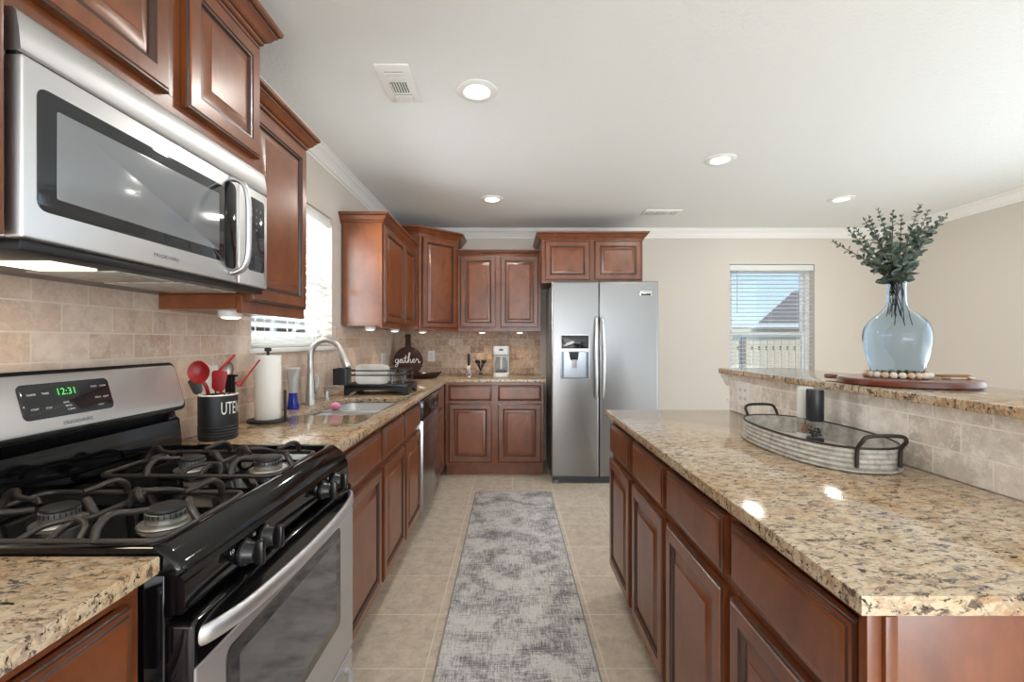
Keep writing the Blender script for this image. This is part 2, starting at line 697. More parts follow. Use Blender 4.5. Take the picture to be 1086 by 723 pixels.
box(bm, W2[1], XR + WT, YB, YB + WT, 0, ZC)
box(bm, W2[0], W2[1], YB, YB + WT, 0, W2[2])
box(bm, W2[0], W2[1], YB, YB + WT, W2[3], ZC)
struct('wall_back', bm, WALL)
bm = nb()
box(bm, XR, XR + WT, 2.8, YB, 0, ZC)
box(bm, XR, XR + WT, YR, -1.0, 0, ZC)
box(bm, XR, XR + WT, -1.0, 2.8, 2.3, ZC)
struct('wall_right', bm, WALL)
bm = nb()
box(bm, XL, -.75, YR - WT, YR, 0, ZC)
box(bm, 3.75, XR + WT, YR - WT, YR, 0, ZC)
box(bm, -.75, 3.75, YR - WT, YR, 2.38, ZC)
box(bm, -.75, 3.75, YR - WT, YR, 0, .32)
struct('wall_behind', bm, WALL)

CP = [(0, -.095), (.006, -.095), (.009, -.082), (.018, -.076), (.024, -.060), (.040, -.034), (.052, -.026), (.056, -.014), (.065, -.010), (.065, 0), (0, 0)]
CZ = ZC - .0005
for i, path in enumerate([[(XL, YR, CZ), (XL, YB, CZ)], [(XL, YB, CZ), (XR, YB, CZ)], [(XR, YB, CZ), (XR, YR, CZ)]]):
    bm = nb()
    sweep(bm, path, CP)
    struct('trim_%d' % (i + 1), bm, WHITE)
BP = [(0, 0), (.014, 0), (.014, .075), (.010, .088), (.004, .095), (0, .095)]
bm = nb(); sweep(bm, [(1.34, YB, 0), (XR, YB, 0)], BP); struct('baseboard_back', bm, WHITE)
bm = nb(); sweep(bm, [(XR, YB, 0), (XR, 2.8, 0)], BP); struct('baseboard_right', bm, WHITE)

# backsplash tile on the walls
TT = .011
bm = nb()
box(bm, XL, XL + TT, -1.0, 2.05, .916, 1.47)
box(bm, XL, XL + TT, 2.05, 3.05, .916, 1.212)
box(bm, XL, XL + TT, 3.05, YB - TT, .916, 1.368)
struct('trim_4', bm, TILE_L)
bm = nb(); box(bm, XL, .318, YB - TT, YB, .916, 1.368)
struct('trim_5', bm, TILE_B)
# half wall behind the island with its tile
bm = nb(); box(bm, 1.146, 1.27, .64, 2.365, 0, 1.10)
hw = struct('wall_half', bm, WHITE)
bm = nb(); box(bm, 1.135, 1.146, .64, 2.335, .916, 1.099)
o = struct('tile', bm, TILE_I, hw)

# windows


def window(name, m, w, h, depth):
    """m(u, v, n): n is into the wall (positive = outdoors)"""
    fr = nb()

    def bar(bm, u0, u1, v0, v1, n0, n1, bev=.003):
        ps = [m(u, v, nn) for u in (u0, u1) for v in (v0, v1) for nn in (n0, n1)]
        lo = [min(p[i] for p in ps) for i in range(3)]
        hi = [max(p[i] for p in ps) for i in range(3)]
        box(bm, lo[0], hi[0], lo[1], hi[1], lo[2], hi[2], bev)
    f = .045
    a, b = depth - .075, depth - .005
    bar(fr, 0, f, 0, h, a, b); bar(fr, w - f, w, 0, h, a, b)
    bar(fr, f, w - f, 0, f, a, b); bar(fr, f, w - f, h - f, h, a, b)
    root = struct(name, fr, WHITEP)
    sh = nb()
    mid = h * .48
    s = .035
    for v0, v1, q in ((f, mid + .02, a + .012), (mid - .02, h - f, a + .036)):
        bar(sh, f, f + s, v0, v1, q, q + .022); bar(sh, w - f - s, w - f, v0, v1, q, q + .022)
        bar(sh, f + s, w - f - s, v0, v0 + s, q, q + .022); bar(sh, f + s, w - f - s, v1 - s, v1, q, q + .022)
    struct('window_sash', sh, WHITEP, root)
    gl = nb()
    for v0, v1, q in ((f + s, mid - .015, a + .022), (mid + .015, h - f - s, a + .046)):
        bar(gl, f + s, w - f - s, v0, v1, q, q + .002, 0)
    struct('window_glass', gl, PANE, root)
    return root, bar


m1 = lambda u, v, nn: (XL - nn, W1[0] + u, W1[2] + v)
w1, bar1 = window('window_1', m1, W1[1] - W1[0], W1[3] - W1[2], WT)
bm = nb(); bar1(bm, -.03, W1[1] - W1[0] + .03, -.022, -.001, -.032, .085, .003)
struct('window_sill', bm, WHITE, w1)
m2 = lambda u, v, nn: (W2[0] + u, YB + nn, W2[2] + v)
w2, bar2 = window('window_2', m2, W2[1] - W2[0], W2[3] - W2[2], WT)
bm = nb(); bar2(bm, -.03, W2[1] - W2[0] + .03, -.022, -.001, -.032, .085, .003)
struct('window_sill', bm, WHITE, w2)
# patio openings out of view: plain frames that carry the daylight
bm = nb()
for x in (-.75, .75, 2.25, 3.69):
    box(bm, x, x + .06, YR - .1, YR - .03, .32, 2.38)
box(bm, -.75, 3.75, YR - .1, YR - .03, .32, .38); box(bm, -.75, 3.75, YR - .1, YR - .03, 2.32, 2.38)
struct('window_3', bm, WHITEP)
bm = nb()
for y in (-1.0, .87, 2.74):
    box(bm, XR + .04, XR + .1, y, y + .06, 0, 2.3)
box(bm, XR + .04, XR + .1, -1.0, 2.8, 2.24, 2.3); box(bm, XR + .04, XR + .1, -1.0, 2.8, 0, .05)
struct('door_1', bm, WHITEP)


def blind(label, m, w, ztop, zbot, tilt, pitch=.0435, stack=0):
    """m(u, z, n) with n towards the outdoors"""
    t = T('window_blind', label, 'blind', m(w / 2, ztop, .03))

    def bx(bm, u0, u1, z0, z1, n0, n1, bev=.002):
        ps = [V3(m(u, z, nn)) for u in (u0, u1) for z in (z0, z1) for nn in (n0, n1)]
        lo = [min(p[i] for p in ps) for i in range(3)]
        hi = [max(p[i] for p in ps) for i in range(3)]
        box(bm, lo[0], hi[0], lo[1], hi[1], lo[2], hi[2], bev)
    bm = nb(); bx(bm, .006, w - .006, ztop - .065, ztop - .004, .004, .014); t.part('valance', bm, SLAT)
    bm = nb(); bx(bm, .012, w - .012, ztop - .045, ztop - .006, .018, .06); t.part('headrail', bm, SLAT)
    sl = nb()
    z = ztop - .075
    hw_ = .024
    while z > zbot + stack + .03:
        ps = []
        for k in range(5):
            q = -1 + k * .5
            nn = .038 + hw_ * q * math.cos(tilt)
            zz = z + hw_ * q * math.sin(tilt) + .003 * (1 - q * q)
            ps.append((nn, zz))
        L = [[V3(m(u, zz + d, nn)) for nn, zz in ps for d in (0,)] + [V3(m(u, zz - .0025, nn)) for nn, zz in ps[::-1]] for u in (.012, w - .012)]
        loops(sl, L)
        z -= pitch
    t.part('slats', sl, SLAT)
    bm = nb(); bx(bm, .012, w - .012, zbot, zbot + .018, .016, .06, .004); t.part('bottom_rail', bm, SLAT)
    bm = nb()
    for u in (w * .16, w * .5, w * .84):
        for nn in (.015, .061):
            tube(bm, [m(u, ztop - .05, nn), m(u, zbot + .01, nn)], .0011, 5)
    t.part('ladder_cords', bm, SLAT)
    bm = nb(); tube(bm, [m(w * .09, ztop - .07, .0), m(w * .09, ztop - .52, .0)], .0035, 6); t.part('tilt_wand', bm, CLEARW)
    if stack:
        bm = nb()
        zz = zbot + .019
        while zz < zbot + stack:
            bx(bm, .013, w - .013, zz, zz + .0042, .016, .060, .001); zz += .0056
        t.part('stacked_slats', bm, SLAT)
    return t


blind('white horizontal slat blind in the window above the sink', lambda u, z, nn: (XL - nn - .004, W1[0] + u, z), W1[1] - W1[0], W1[3] - .002, W1[2] + .012, R(-18))
blind('white horizontal slat blind in the far window past the refrigerator', lambda u, z, nn: (W2[0] + u, YB + nn + .004, z), W2[1] - W2[0], W2[3] - .002, .80, R(-4), stack=.145)

# ------------------------------------------------------------------ outdoors
bm = nb(); box(bm, -30, 30, YB + .5, 60, -.55, -.5); box(bm, -30, -1.6, -10, YB + .5, -.55, -.5)
struct('ground', bm, EARTH)
t = T('neighbor_house', 'tan neighbouring house with grey hip roof seen through the far window', 'house', (12, 21, -.5))
bm = nb(); box(bm, 5, 19, 20, 30, -.5, 1.95); t.part('wall', bm, SIDING)
bm = nb()
e0, e1, y0, y1, ze = 10.65, 24, 19.5, 24.5, 2.02
vs = [bm.verts.new(p) for p in ((e0, y0, ze), (e1, y0, ze), (e1, y1, ze), (13.5, y1, ze), (13.05, 20.8, 3.58), (20, 20.8, 3.58))]
for q in ((0, 1, 5, 4), (1, 2, 5), (2, 3, 4, 5), (3, 0, 4), (0, 3, 2, 1)):
    bm.faces.new([vs[i] for i in q])
vs = [bm.verts.new(p) for p in ((4.2, y0 + .3, ze), (10.6, y0 + .3, ze), (10.6, y1, ze), (4.2, y1, ze), (7.6, 25, 2.25), (10.6, 25, 2.1))]
for q in ((0, 1, 5, 4), (1, 2, 5), (2, 3, 4, 5), (3, 0, 4), (0, 3, 2, 1)):
    bm.faces.new([vs[i] for i in q])
t.part('roof', bm, ROOF, smooth=0)
bm = nb(); box(bm, 4.2, 20, 19.42, 19.5, 1.86, 2.03); t.part('fascia', bm, WHITE)
t = T('wooden_fence', 'pale wooden picket fence in the yard beyond the far window', 'fence', (6.5, 11, -.5))
bm = nb()
x = 3.5
while x < 11:
    box(bm, x, x + .12, 11.0, 11.02, -.5, 1.30 + random.uniform(-.01, .01))
    x += .172
t.part('pickets', bm, FENCE)
bm = nb()
for z in (-.2, .45, 1.05):
    box(bm, 3.5, 11, 11.022, 11.06, z, z + .09)
t.part('rails', bm, FENCED)
for x in (3.6, 5.6, 7.6, 9.6):
    bm = nb(); box(bm, x, x + .09, 10.91, 10.998, -.5, 1.36)
    t.part('fence_post', bm, FENCED)
t = T('neighbor_house', 'grey house wall behind a white trellis outside the sink window', 'house', (-4.2, 6, -.5))
bm = nb(); box(bm, -5.5, -4.4, 1.0, 13, -.5, 1.5); t.part('wall', bm, mat('grey_siding', lin(140, 140, 140), .8))
bm = nb(); box(bm, -5.7, -4.2, .8, 13.2, 1.5, 1.72); t.part('roof', bm, SIDING)
t = T('garden_trellis', 'white diagonal garden trellis outside the sink window', 'trellis', (-3.0, 6, -.5))
bm = nb()
for y in (2.5, 4.1, 5.7, 7.3, 8.9):
    box(bm, -3.03, -2.97, y, y + .06, -.5, 1.66)
box(bm, -3.03, -2.97, 2.5, 9.0, 1.62, 1.68); box(bm, -3.03, -2.97, 2.5, 9.0, .9, .96)
t.part('trellis_frame', bm, WHITE)
bm = nb()
for y in (2.5, 4.1, 5.7, 7.3):
    tube(bm, [(-3, y + .03, .95), (-3, y + .83, 1.63)], .022, 6); tube(bm, [(-3, y + 1.63, .95), (-3, y + .83, 1.63)], .022, 6)
t.part('braces', bm, WHITE)

# ------------------------------------------------------------------ worktops


def slab(outer, hole=None, z0=.885, z1=.915, bev=.004):
    bm = nb()
    es = []
    for lp in ([outer] + ([hole] if hole else [])):
        vs = [bm.verts.new((x, y, z1)) for x, y in lp]
        es += [bm.edges.new((vs[i], vs[(i + 1) % len(vs)])) for i in range(len(vs))]
    r = bmesh.ops.triangle_fill(bm, use_beauty=True, use_dissolve=True, edges=es)
    fs = [f for f in bm.faces]
    r = bmesh.ops.extrude_face_region(bm, geom=fs)
    dn = [v for v in r['geom'] if isinstance(v, bmesh.types.BMVert)]
    bmesh.ops.translate(bm, verts=dn, vec=(0, 0, z0 - z1))
    bmesh.ops.recalc_face_normals(bm, faces=bm.faces)
    if bev:
        e2 = [e for e in bm.edges if len(e.link_faces) == 2 and abs(e.link_faces[0].normal.dot(e.link_faces[1].normal)) < .3 and abs(e.verts[0].co.z - e.verts[1].co.z) < 1e-5]
        bmesh.ops.bevel(bm, geom=e2, offset=bev, segments=2, profile=.5, affect='EDGES')
    return bm


XF = -.58            # front edge of the left worktop
RY0, RY1 = .752, 1.514
SK = (-1.02, -.665, 2.17, 2.82)
b0 = XL + TT + .0005
solo('countertop', slab([(XL, -1.0), (XF, -1.0), (XF, RY0 - .003), (XL, RY0 - .003)]), GRAN,
     'speckled granite worktop beside the near end of the range', 'countertop', (-.88, .2, .885))
solo('countertop', slab([(XL, RY1 + .003), (XF, RY1 + .003), (XF, 4.205), (.328, 4.205), (.328, YB), (XL, YB)],
                        [(x, y) for x, y in rrect(SK[0], SK[1], SK[2], SK[3], .07, 6)][::-1]), GRAN,
     'L-shaped granite worktop that holds the sink and runs to the refrigerator', 'countertop', (-.88, 2.8, .885))
solo('countertop', slab([(.49, .631), (1.1345, .631), (1.1345, 2.334), (.49, 2.334)]), GRAN,
     'wide polished granite island worktop under the metal tray', 'countertop', (.81, 1.5, .885))
solo('bar_countertop', slab([(1.103, .55), (1.50, .55), (1.50, 2.42), (1.135, 2.42), (1.103, 2.395)], None, 1.101, 1.127), GRAN,
     'narrow raised granite bar ledge that carries the blue vase', 'countertop', (1.3, 1.5, 1.101))

# ------------------------------------------------------------------ base cabinets
GY = 'left run base cabinets'


def base_cab(label, O, U, Nn, w, units, depth, top=.884, end_gap=0, group=None, toe=True, body_top=None):
    """O: lower front corner on the floor of the face frame; units: list of (u0, u1, kinds)"""
    m = face_map(O, U, Nn)
    body_top = body_top or top
    t = T('base_cabinet', label, 'cabinet', m(w / 2, 0, -depth / 2), group)
    bm = nb()
    for a_, b_, c_, d_ in ((0, w, .115, body_top), (0, .018, body_top, top), (w - .018, w, body_top, top)):
        ps = [m(a_, c_, -.019), m(b_, d_, -depth)]
        if d_ > c_:
            box(bm, *[v for i in range(3) for v in (min(p[i] for p in ps), max(p[i] for p in ps))])
    t.part('body', bm, WOOD)
    # face frame with rails and stiles
    fr = nb()

    def bar(u0, u1, v0, v1):
        q = [m(u0, v0, -.019), m(u1, v1, 0)]
        box(fr, *[v for i in range(3) for v in (min(p[i] for p in q), max(p[i] for p in q))], .0012, 0, 1)
    bar(0, w, .115, .150); bar(0, w, top - .028, top)
    us = sorted({0.0, w} | {a for k in units for a in k[:2]})
    prev = 0.0
    for k in units:
        bar(prev, k[0] + .012, .150, top - .028)
        prev = k[1] - .012
        bar(k[0] + .012, k[1] - .012, .672, .722) if 'dr' in k[2] else None
    bar(prev, w, .150, top - .028)
    t.part('face_frame', fr, WOOD)
    if toe:
        tk = nb()
        q = [m(0, 0, -.075), m(w, .115, -.093)]
        box(tk, *[v for i in range(3) for v in (min(p[i] for p in q), max(p[i] for p in q))])
        t.part('toe_kick', tk, WOOD)
    for k in units:
        u0, u1 = k[0], k[1]
        if 'dr' in k[2]:
            t.part('drawer', drawer_front(face_map(m(u0, .712, .001), U, Nn), u1 - u0, .142), [WOOD, GLAZE])
        if 'do' in k[2]:
            t.part('door', door_front(face_map(m(u0, .138, .001), U, Nn), u1 - u0, .545), [WOOD, GLAZE])
    return t


XFA = -.612          # face frame plane of the left run
base_cab('base cabinet with one drawer beside the near end of the range', (XFA, -.2, 0), (0, 1, 0), (1, 0, 0), .945, [(.02, .46, 'drdo'), (.49, .915, 'drdo')], .575)
base_cab('base cabinet with one wide drawer and door just past the range', (XFA, RY1 + .005, 0), (0, 1, 0), (1, 0, 0), .583, [(.02, .565, 'drdo')], .575)
base_cab('sink base cabinet with two drawer fronts over two doors', (XFA, 2.104, 0), (0, 1, 0), (1, 0, 0), .906, [(.02, .44, 'drdo'), (.468, .888, 'drdo')], .575, body_top=.68)
base_cab('narrow corner base cabinet between the dishwasher and the far run', (XFA, 3.625, 0), (0, 1, 0), (1, 0, 0), .608, [(.015, .37, 'drdo')], .575)
base_cab('base cabinet with two drawers and two doors below the coffee maker', (-.605, 4.236, 0), (1, 0, 0), (0, -1, 0), .918, [(.032, .434, 'drdo'), (.492, .895, 'drdo')], .61)
# island units, seen from the aisle
XI = .525
base_cab('island base cabinet with two drawers and doors at the end nearest the refrigerator', (XI, 2.312, 0), (0, -1, 0), (-1, 0, 0), .826, [(.018, .392, 'drdo'), (.436, .812, 'drdo')], .595)
base_cab('island base cabinet with two drawers and doors under the near corner of the worktop', (XI, 1.484, 0), (0, -1, 0), (-1, 0, 0), .826, [(.014, .405, 'drdo'), (.44, .815, 'drdo')], .595)
t = T('island_end_panel', 'flat stained wood end panel of the island below the worktop', 'panel', (.82, .65, 0))
bm = nb(); box(bm, .545, 1.145, .640, .656, 0, .884, .001); t.part('panel', bm, WOOD)
bm = nb(); box(bm, .5265, .5445, .634, .656, 0, .884, .002); box(bm, .505, .526, .640, .656, .115, .884, .001); t.part('corner_stile', bm, WOOD)

# ------------------------------------------------------------------ wall cabinets
CROWN = [(0, -.012), (.005, -.012), (.005, -.003), (.009, -.001), (.013, .004), (.013, .010), (.017, .012), (.026, .020), (.034, .033), (.040, .038), (.040, .043), (.046, .046), (.051, .052), (.052, .062), (0, .062)]
CGL = (2, 5, 9, 10)


def scale_prof(p, s, s2=None):
    return [(a * s, b * (s2 or s)) for a, b in p]


def wall_cab(label, O, U, Nn, w, z0, z1, depth, doors, crown_path=None, crown=1.0, group=None, ev=.04, top_ev=.02):
    m = face_map((O[0], O[1], 0), U, Nn)
    t = T('wall_cabinet', label, 'cabinet', m(w / 2, z0, -depth / 2), group)
    bm = nb()
    q = [m(0, z0 + .012, -.019), m(w, z1, -depth)]
    box(bm, *[v for i in range(3) for v in (min(p[i] for p in q), max(p[i] for p in q))])
    t.part('body', bm, WOOD)
    fr = nb()

    def bar(u0, u1, v0, v1):
        q = [m(u0, v0, -.0188), m(u1, v1, 0)]
        box(fr, *[v for i in range(3) for v in (min(p[i] for p in q), max(p[i] for p in q))], .0012, 0, 1)
    bar(0, w, z0, z0 + ev + .01); bar(0, w, z1 - top_ev - .015, z1)
    prev = 0
    for a, b in doors:
        bar(prev, a + .012, z0 + ev + .01, z1 - top_ev - .015)
        prev = b - .012
    bar(prev, w, z0 + ev + .01, z1 - top_ev - .015)
    t.part('face_frame', fr, WOOD)
    for a, b in doors:
        t.part('door', door_front(face_map(m(a, z0 + ev, .001), U, Nn), b - a, z1 - top_ev - z0 - ev), [WOOD, GLAZE])
    if crown_path:
        bm = nb()
        sweep(bm, [(x, y, z1) for x, y in crown_path], scale_prof(CROWN, crown, crown), CGL)
        t.part('crown_moulding', bm, [WOOD, GLAZE], smooth=25)
    return t


XU = -.90            # face frame plane of the left wall cabinets
ZU = 1.365
# over the microwave (stands proud of its neighbour), with the panel that runs down the near side
XM = -.846
t = wall_cab('wall cabinet with two doors directly above the microwave', (XM, RY0 - .016), (0, 1, 0), (1, 0, 0), RY1 - RY0 + .016, 1.832, 2.262, XM - XL - .001,
             [(.022, .366), (.424, .762)], [(XL, RY0 - .016), (XM, RY0 - .016), (XM, RY1), (XL, RY1)][1:], 1.15, ev=.038, top_ev=.03)
bm = nb(); box(bm, XL + .012, -.822, RY0 - .036, RY0 - .017, 1.444, 2.262, .001); t.part('side_panel', bm, WOOD)
wall_cab('tall single-door wall cabinet between the microwave and the sink window', (XU, RY1 + .004), (0, 1, 0), (1, 0, 0), .458, ZU, 2.105, XU - XL - .0115,
         [(.02, .44)], [(XU, RY1 + .004), (XU, RY1 + .462), (XL, RY1 + .462)], 1.0)
wall_cab('two-door wall cabinet on the far side of the sink window', (XU, 3.18), (0, 1, 0), (1, 0, 0), 1.045, ZU, 2.105, XU - XL - .0115,
         [(.018, .60), (.618, 1.00)], [(XL, 3.18), (XU, 3.18), (XU, 4.222)], 1.0)
# diagonal corner cabinet
t = T('wall_cabinet', 'tall diagonal corner wall cabinet above the round wooden sign', 'cabinet', (-.9, 4.55, ZU))
XC0, YC0, XC1, YC1 = -.862, 4.232, -.53, 4.555
ZT = 2.272
bm = nb()
poly(bm, [(XL + TT + .001, YB - TT - .001, ZU + .01), (XL + TT + .001, YC0, ZU + .01), (XC0, YC0, ZU + .01), (XC1, YC1, ZU + .01), (XC1, YB - TT - .001, ZU + .01)], (0, 0, ZT - ZU - .01))
t.part('body', bm, WOOD)
dU = V3((XC1 - XC0, YC1 - YC0, 0)); wC = dU.length; dU.normalize()
dN = V3((dU.y, -dU.x, 0))
mc = face_map((XC0, YC0, 0), dU, dN)
bm = nb()
for u0, u1, v0, v1 in ((0, .04, ZU, ZT), (wC - .04, wC, ZU, ZT), (.04, wC - .04, ZU, ZU + .045), (.04, wC - .04, ZT - .04, ZT)):
    loops(bm, [rect_loop(mc, u0, u1, v0, v1, .0005), rect_loop(mc, u0, u1, v0, v1, .015)])
t.part('face_frame', bm, WOOD)
t.part('door', door_front(face_map(mc(.03, ZU + .03, .016), dU, dN), wC - .06, ZT - ZU - .055), [WOOD, GLAZE])
bm = nb()
sweep(bm, [(XL, YC0, ZT), (XC0 + .006, YC0, ZT), tuple(mc(wC, ZT, .012)), (XC1 + .01, YB, ZT)], scale_prof(CROWN, 1.1, 1.1), CGL)
t.part('crown_moulding', bm, [WOOD, GLAZE], smooth=25)
YU = 4.55
wall_cab('two-door wall cabinet above the coffee maker', (-.522, YU), (1, 0, 0), (0, -1, 0), .83, ZU, 2.135, YB - TT - YU - .001,
         [(.022, .378), (.424, .805)], [(-.522, YU), (.308, YU)], .75, top_ev=.012)
YFC = 4.24
wall_cab('short two-door wall cabinet above the refrigerator', (.298, YFC), (1, 0, 0), (0, -1, 0), .943, 1.812, 2.222, YB - YFC - .001,
         [(.028, .446), (.492, .928)], [(.298, YB), (.298, YFC), (1.241, YFC), (1.241, YB)], 1.05, ev=.028, top_ev=.018)

# ------------------------------------------------------------------ range
rt = T('gas_range', 'stainless and black gas range under the microwave', 'range', (-.86, 1.133, 0))
XD = -.528            # oven door face
bm = nb(); box(bm, XL + .03, -.575, RY0 + .001, RY1 - .001, .03, .885, .004); rt.part('body', bm, BLACK)
# cooktop: rim with rolled front and a sunken well
bm = nb()
rim = [(-1.10, RY0), (-.548, RY0), (-.548, RY1), (-1.10, RY1)]


def rr(x0, x1, y0, y1, r, z):
    return [(x, y, z) for x, y in rrect(x0, x1, y0, y1, r, 5)]


loops(bm, [rr(-1.165, -.549, RY0, RY1, .012, .879), rr(-1.165, -.543, RY0, RY1, .014, .885), rr(-1.165, -.546, RY0 + .001, RY1 - .001, .014, .896),
           rr(-1.160, -.582, RY0 + .003, RY1 - .003, .014, .924), rr(-1.158, -.592, RY0 + .007, RY1 - .007, .016, .9265),
           rr(-1.14, -.600, RY0 + .022, RY1 - .022, .02, .9255), rr(-1.13, -.608, RY0 + .028, RY1 - .028, .024, .912), rr(-1.12, -.62, RY0 + .04, RY1 - .04, .03, .908)])
ct = rt.part('cooktop', bm, BLACK, smooth=50)
BX, BY = (-.686, -.90), (.905, 1.283)
for x in BX:
    for y in BY:
        bm = nb()
        r0 = .036 if (x == BX[0]) else .032
        lathe(bm, [(r0 + .014, .9085), (r0 + .012, .9115), (r0 - .002, .913), (r0, .916), (r0, .933), (r0 - .004, .935)], (x, y, 0), 32)
        b_ = rt.part('burner', bm, NICKEL)
        bm = nb()
        lathe(bm, [(r0 - .003, .9355), (r0 - .001, .937), (r0 - .002, .941), (r0 - .008, .9435), (.004, .944)], (x, y, 0), 32)
        rt.part('burner_cap', bm, BLACKM, parent=b_)
        bm = nb()
        for k in range(24):
            a = 2 * math.pi * k / 24
            c_ = V3((x + (r0 + .0002) * math.cos(a), y + (r0 + .0002) * math.sin(a), .929))
            tube(bm, [c_ - V3((0, 0, .004)), c_ + V3((0, 0, .004))], .0012, 4)
        rt.part('flame_port', bm, BLACKM, parent=b_, kind='stuff')
# two cast grates, each spanning a front and a rear burner
for gy in BY:
    bm = nb()
    y0, y1, x0, x1 = gy - .128, gy + .128, -1.055, -.602
    zf = .925
    fl = (1.0, 1.15)
    tube(bm, [(p[0], p[1], zf) for p in rrect(x0, x1, y0, y1, .03, 5)], .0062, 8, closed=True)
    xm = (BX[0] + BX[1]) / 2
    tube(bm, [(xm, y0, zf), (xm, y0 + .03, zf + .014), (xm, gy - .04, zf + .010), (xm, gy + .04, zf + .010), (xm, y1 - .03, zf + .014), (xm, y1, zf)], .006, 8, 5, flat=fl)
    for x in BX:
        for dy in (-1, 1):
            ye = gy + dy * .128
            # S shaped finger: up from the rail, arch towards the burner
            tube(bm, [(x + .028 * dy, ye, zf), (x + .030 * dy, ye - dy * .010, zf + .022), (x + .024 * dy, ye - dy * .030, zf + .036), (x + .010 * dy, ye - dy * .058, zf + .030), (x, gy + dy * .050, zf + .027)], [.0068, .007, .0064, .006, .005], 8, 6, flat=fl)
        for dx in (-1, 1):
            xe = x1 if (x == BX[0] and dx > 0) else (x0 if (x == BX[1] and dx < 0) else xm)
            s = 1 if xe > x else -1
            d = abs(xe - x)
            tube(bm, [(xe, gy - .034 * s, zf + .003), (xe - s * .010, gy - .036 * s, zf + .024), (x + s * d * .76, gy - .028 * s, zf + .036), (x + s * d * .60, gy - .010 * s, zf + .030), (x + s * .050, gy, zf + .027)], [.0066, .007, .0064, .006, .005], 8, 6, flat=fl)
    # long low loop over the bridge between the two burners
    for dy in (-1, 1):
        ye = gy + dy * .128
        tube(bm, [(xm - .052, ye, zf + .002), (xm - .036, ye - dy * .03, zf + .016), (xm, ye - dy * .048, zf + .020), (xm + .036, ye - dy * .03, zf + .016), (xm + .052, ye, zf + .002)], .0052, 8, 6, flat=fl)
    for x, y in ((x0, y0 + .03), (x0, y1 - .03), (x1, y0 + .03), (x1, y1 - .03)):
        tube(bm, [(x, y, zf), (x + (.012 if x == x0 else -.012), y, .9085)], .006, 6)
    rt.part('grate', bm, IRON, smooth=60)
# rear riser and back guard
bm = nb()
prof = [(-1.176, .905), (-1.094, .912), (-1.092, .940), (-1.100, 1.012), (-1.112, 1.022), (-1.118, 1.040), (-1.176, 1.046)]
loops(bm, [[(x, y, z) for x, z in prof] for y in (RY0 + .004, RY0 + .008, RY1 - .012, RY1 - .008)])
rt.part('rear_riser', bm, BLACK)
gU, gO = V3((0, 1, 0)), V3((-1.083, RY0, 1.050))
gV = V3((-1.124, 0, 1.196)) - V3((-1.083, 0, 1.050)); gh = gV.length; gV.normalize()
gN = V3((gV.z, 0, -gV.x)).normalized()
gm = lambda u, v, nn=0.0: gO + gU * u + gV * v + gN * nn
bm = nb()
GW = RY1 - RY0
L = []
for i, nn in ((.002, -.055), (-.004, -.05), (-.004, -.004), (.002, .0005), (.006, .0008)):
    L.append([gm(u, v, nn) for u, v in rrect(i, GW - i, i, gh - i, .022, 5)])
loops(bm, L)
bg_ = rt.part('backguard', bm, BLACKP)
bm = nb()
L = [[gm(u, v, nn) for u, v in rrect(i, GW - i, i, gh - i, .018, 5)] for i, nn in ((.007, .0005), (.007, .003), (.010, .0042))]
loops(bm, L)
cp = rt.part('control_fascia', bm, STEEL)
u0, u1, v0, v1 = .262, .494, .038, .122
bm = nb()
loops(bm, [[gm(u, v, nn) for u, v in rrect(u0 + i, u1 - i, v0 + i, v1 - i, .013, 5)] for i, nn in ((0, .004), (0, .0055), (.002, .006))])
dp = rt.part('display_panel', bm, DGLASS, parent=cp)
gt = lambda U0, V0, H=.0062: (lambda x, y, nn=0: gm(U0 + x, V0 + y, H + nn))
bm = nb(); loops(bm, [[gm(u, v, nn) for u, v in rrect(.342, .404, .083, .110, .003, 3)] for nn in (.0058, .0063)])
rt.part('clock_window', bm, mat('clock_glass', lin(24, 52, 34), .2), parent=cp)
rt.part('clock_digits', text_bm('12:31', .024, gt(.373, .097, .0066)), GREEN, parent=cp, smooth=0)
bm = nb()
for U0, V0, s in ((.290, .097, 'CLOCK'), (.322, .097, 'TIMER'), (.290, .062, 'START'), (.322, .062, 'STOP'), (.366, .070, 'BAKE'), (.370, .061, 'BROIL'), (.374, .052, 'CLEAN'), (.448, .102, 'TIMED'), (.474, .102, 'COOK'), (.452, .072, 'OVEN'), (.476, .072, 'LIGHT'), (.456, .052, 'LOCK')):
    text_bm(s, .0062, gt(U0, V0), bm=bm)
rt.part('button_lettering', bm, WHITEPNT, parent=cp, smooth=0)
rt.part('brand_lettering', text_bm('FRIGIDAIRE', .0125, gt(.386, .020, .0046), sx=1.25), GREYPNT, parent=cp, smooth=0)
# sloped control panel with four knobs
bm = nb()
loops(bm, [[(x, y, z) for x, z in [(-.60, .878), (-.550, .878), (-.543, .870), (-.541, .822), (-.546, .814), (-.60, .812)]] for y in (RY0 + .002, RY1 - .002)])
fp = rt.part('knob_panel', bm, BLACK)
for ky in (.918, .994, 1.300, 1.385):
    M = Matrix.Rotation(R(90), 3, 'Y')
    bm = nb()
    lathe(bm, [(.026, 0), (.026, .006), (.0225, .010), (.020, .024), (.018, .027)], (-.5405, ky, .842), 24, M=M)
    box(bm, -.515, -.498, ky - .007, ky + .007, .842 - .025, .842 + .025, .004)
    rt.part('knob', bm, BLACKP, parent=fp)
bm = nb()
for ky in (.880, 1.26):
    M_ = lambda x, y, nn=0, k=ky: V3((-.5403 + nn, k + x, .860 + y))
    text_bm('LO', .010, M_, bm=bm)
for ky in (.956, 1.343):
    M_ = lambda x, y, nn=0, k=ky: V3((-.5403 + nn, k + x, .862 + y))
    text_bm('HI', .010, M_, bm=bm)
rt.part('knob_marks', bm, WHITEPNT, parent=fp, smooth=0)
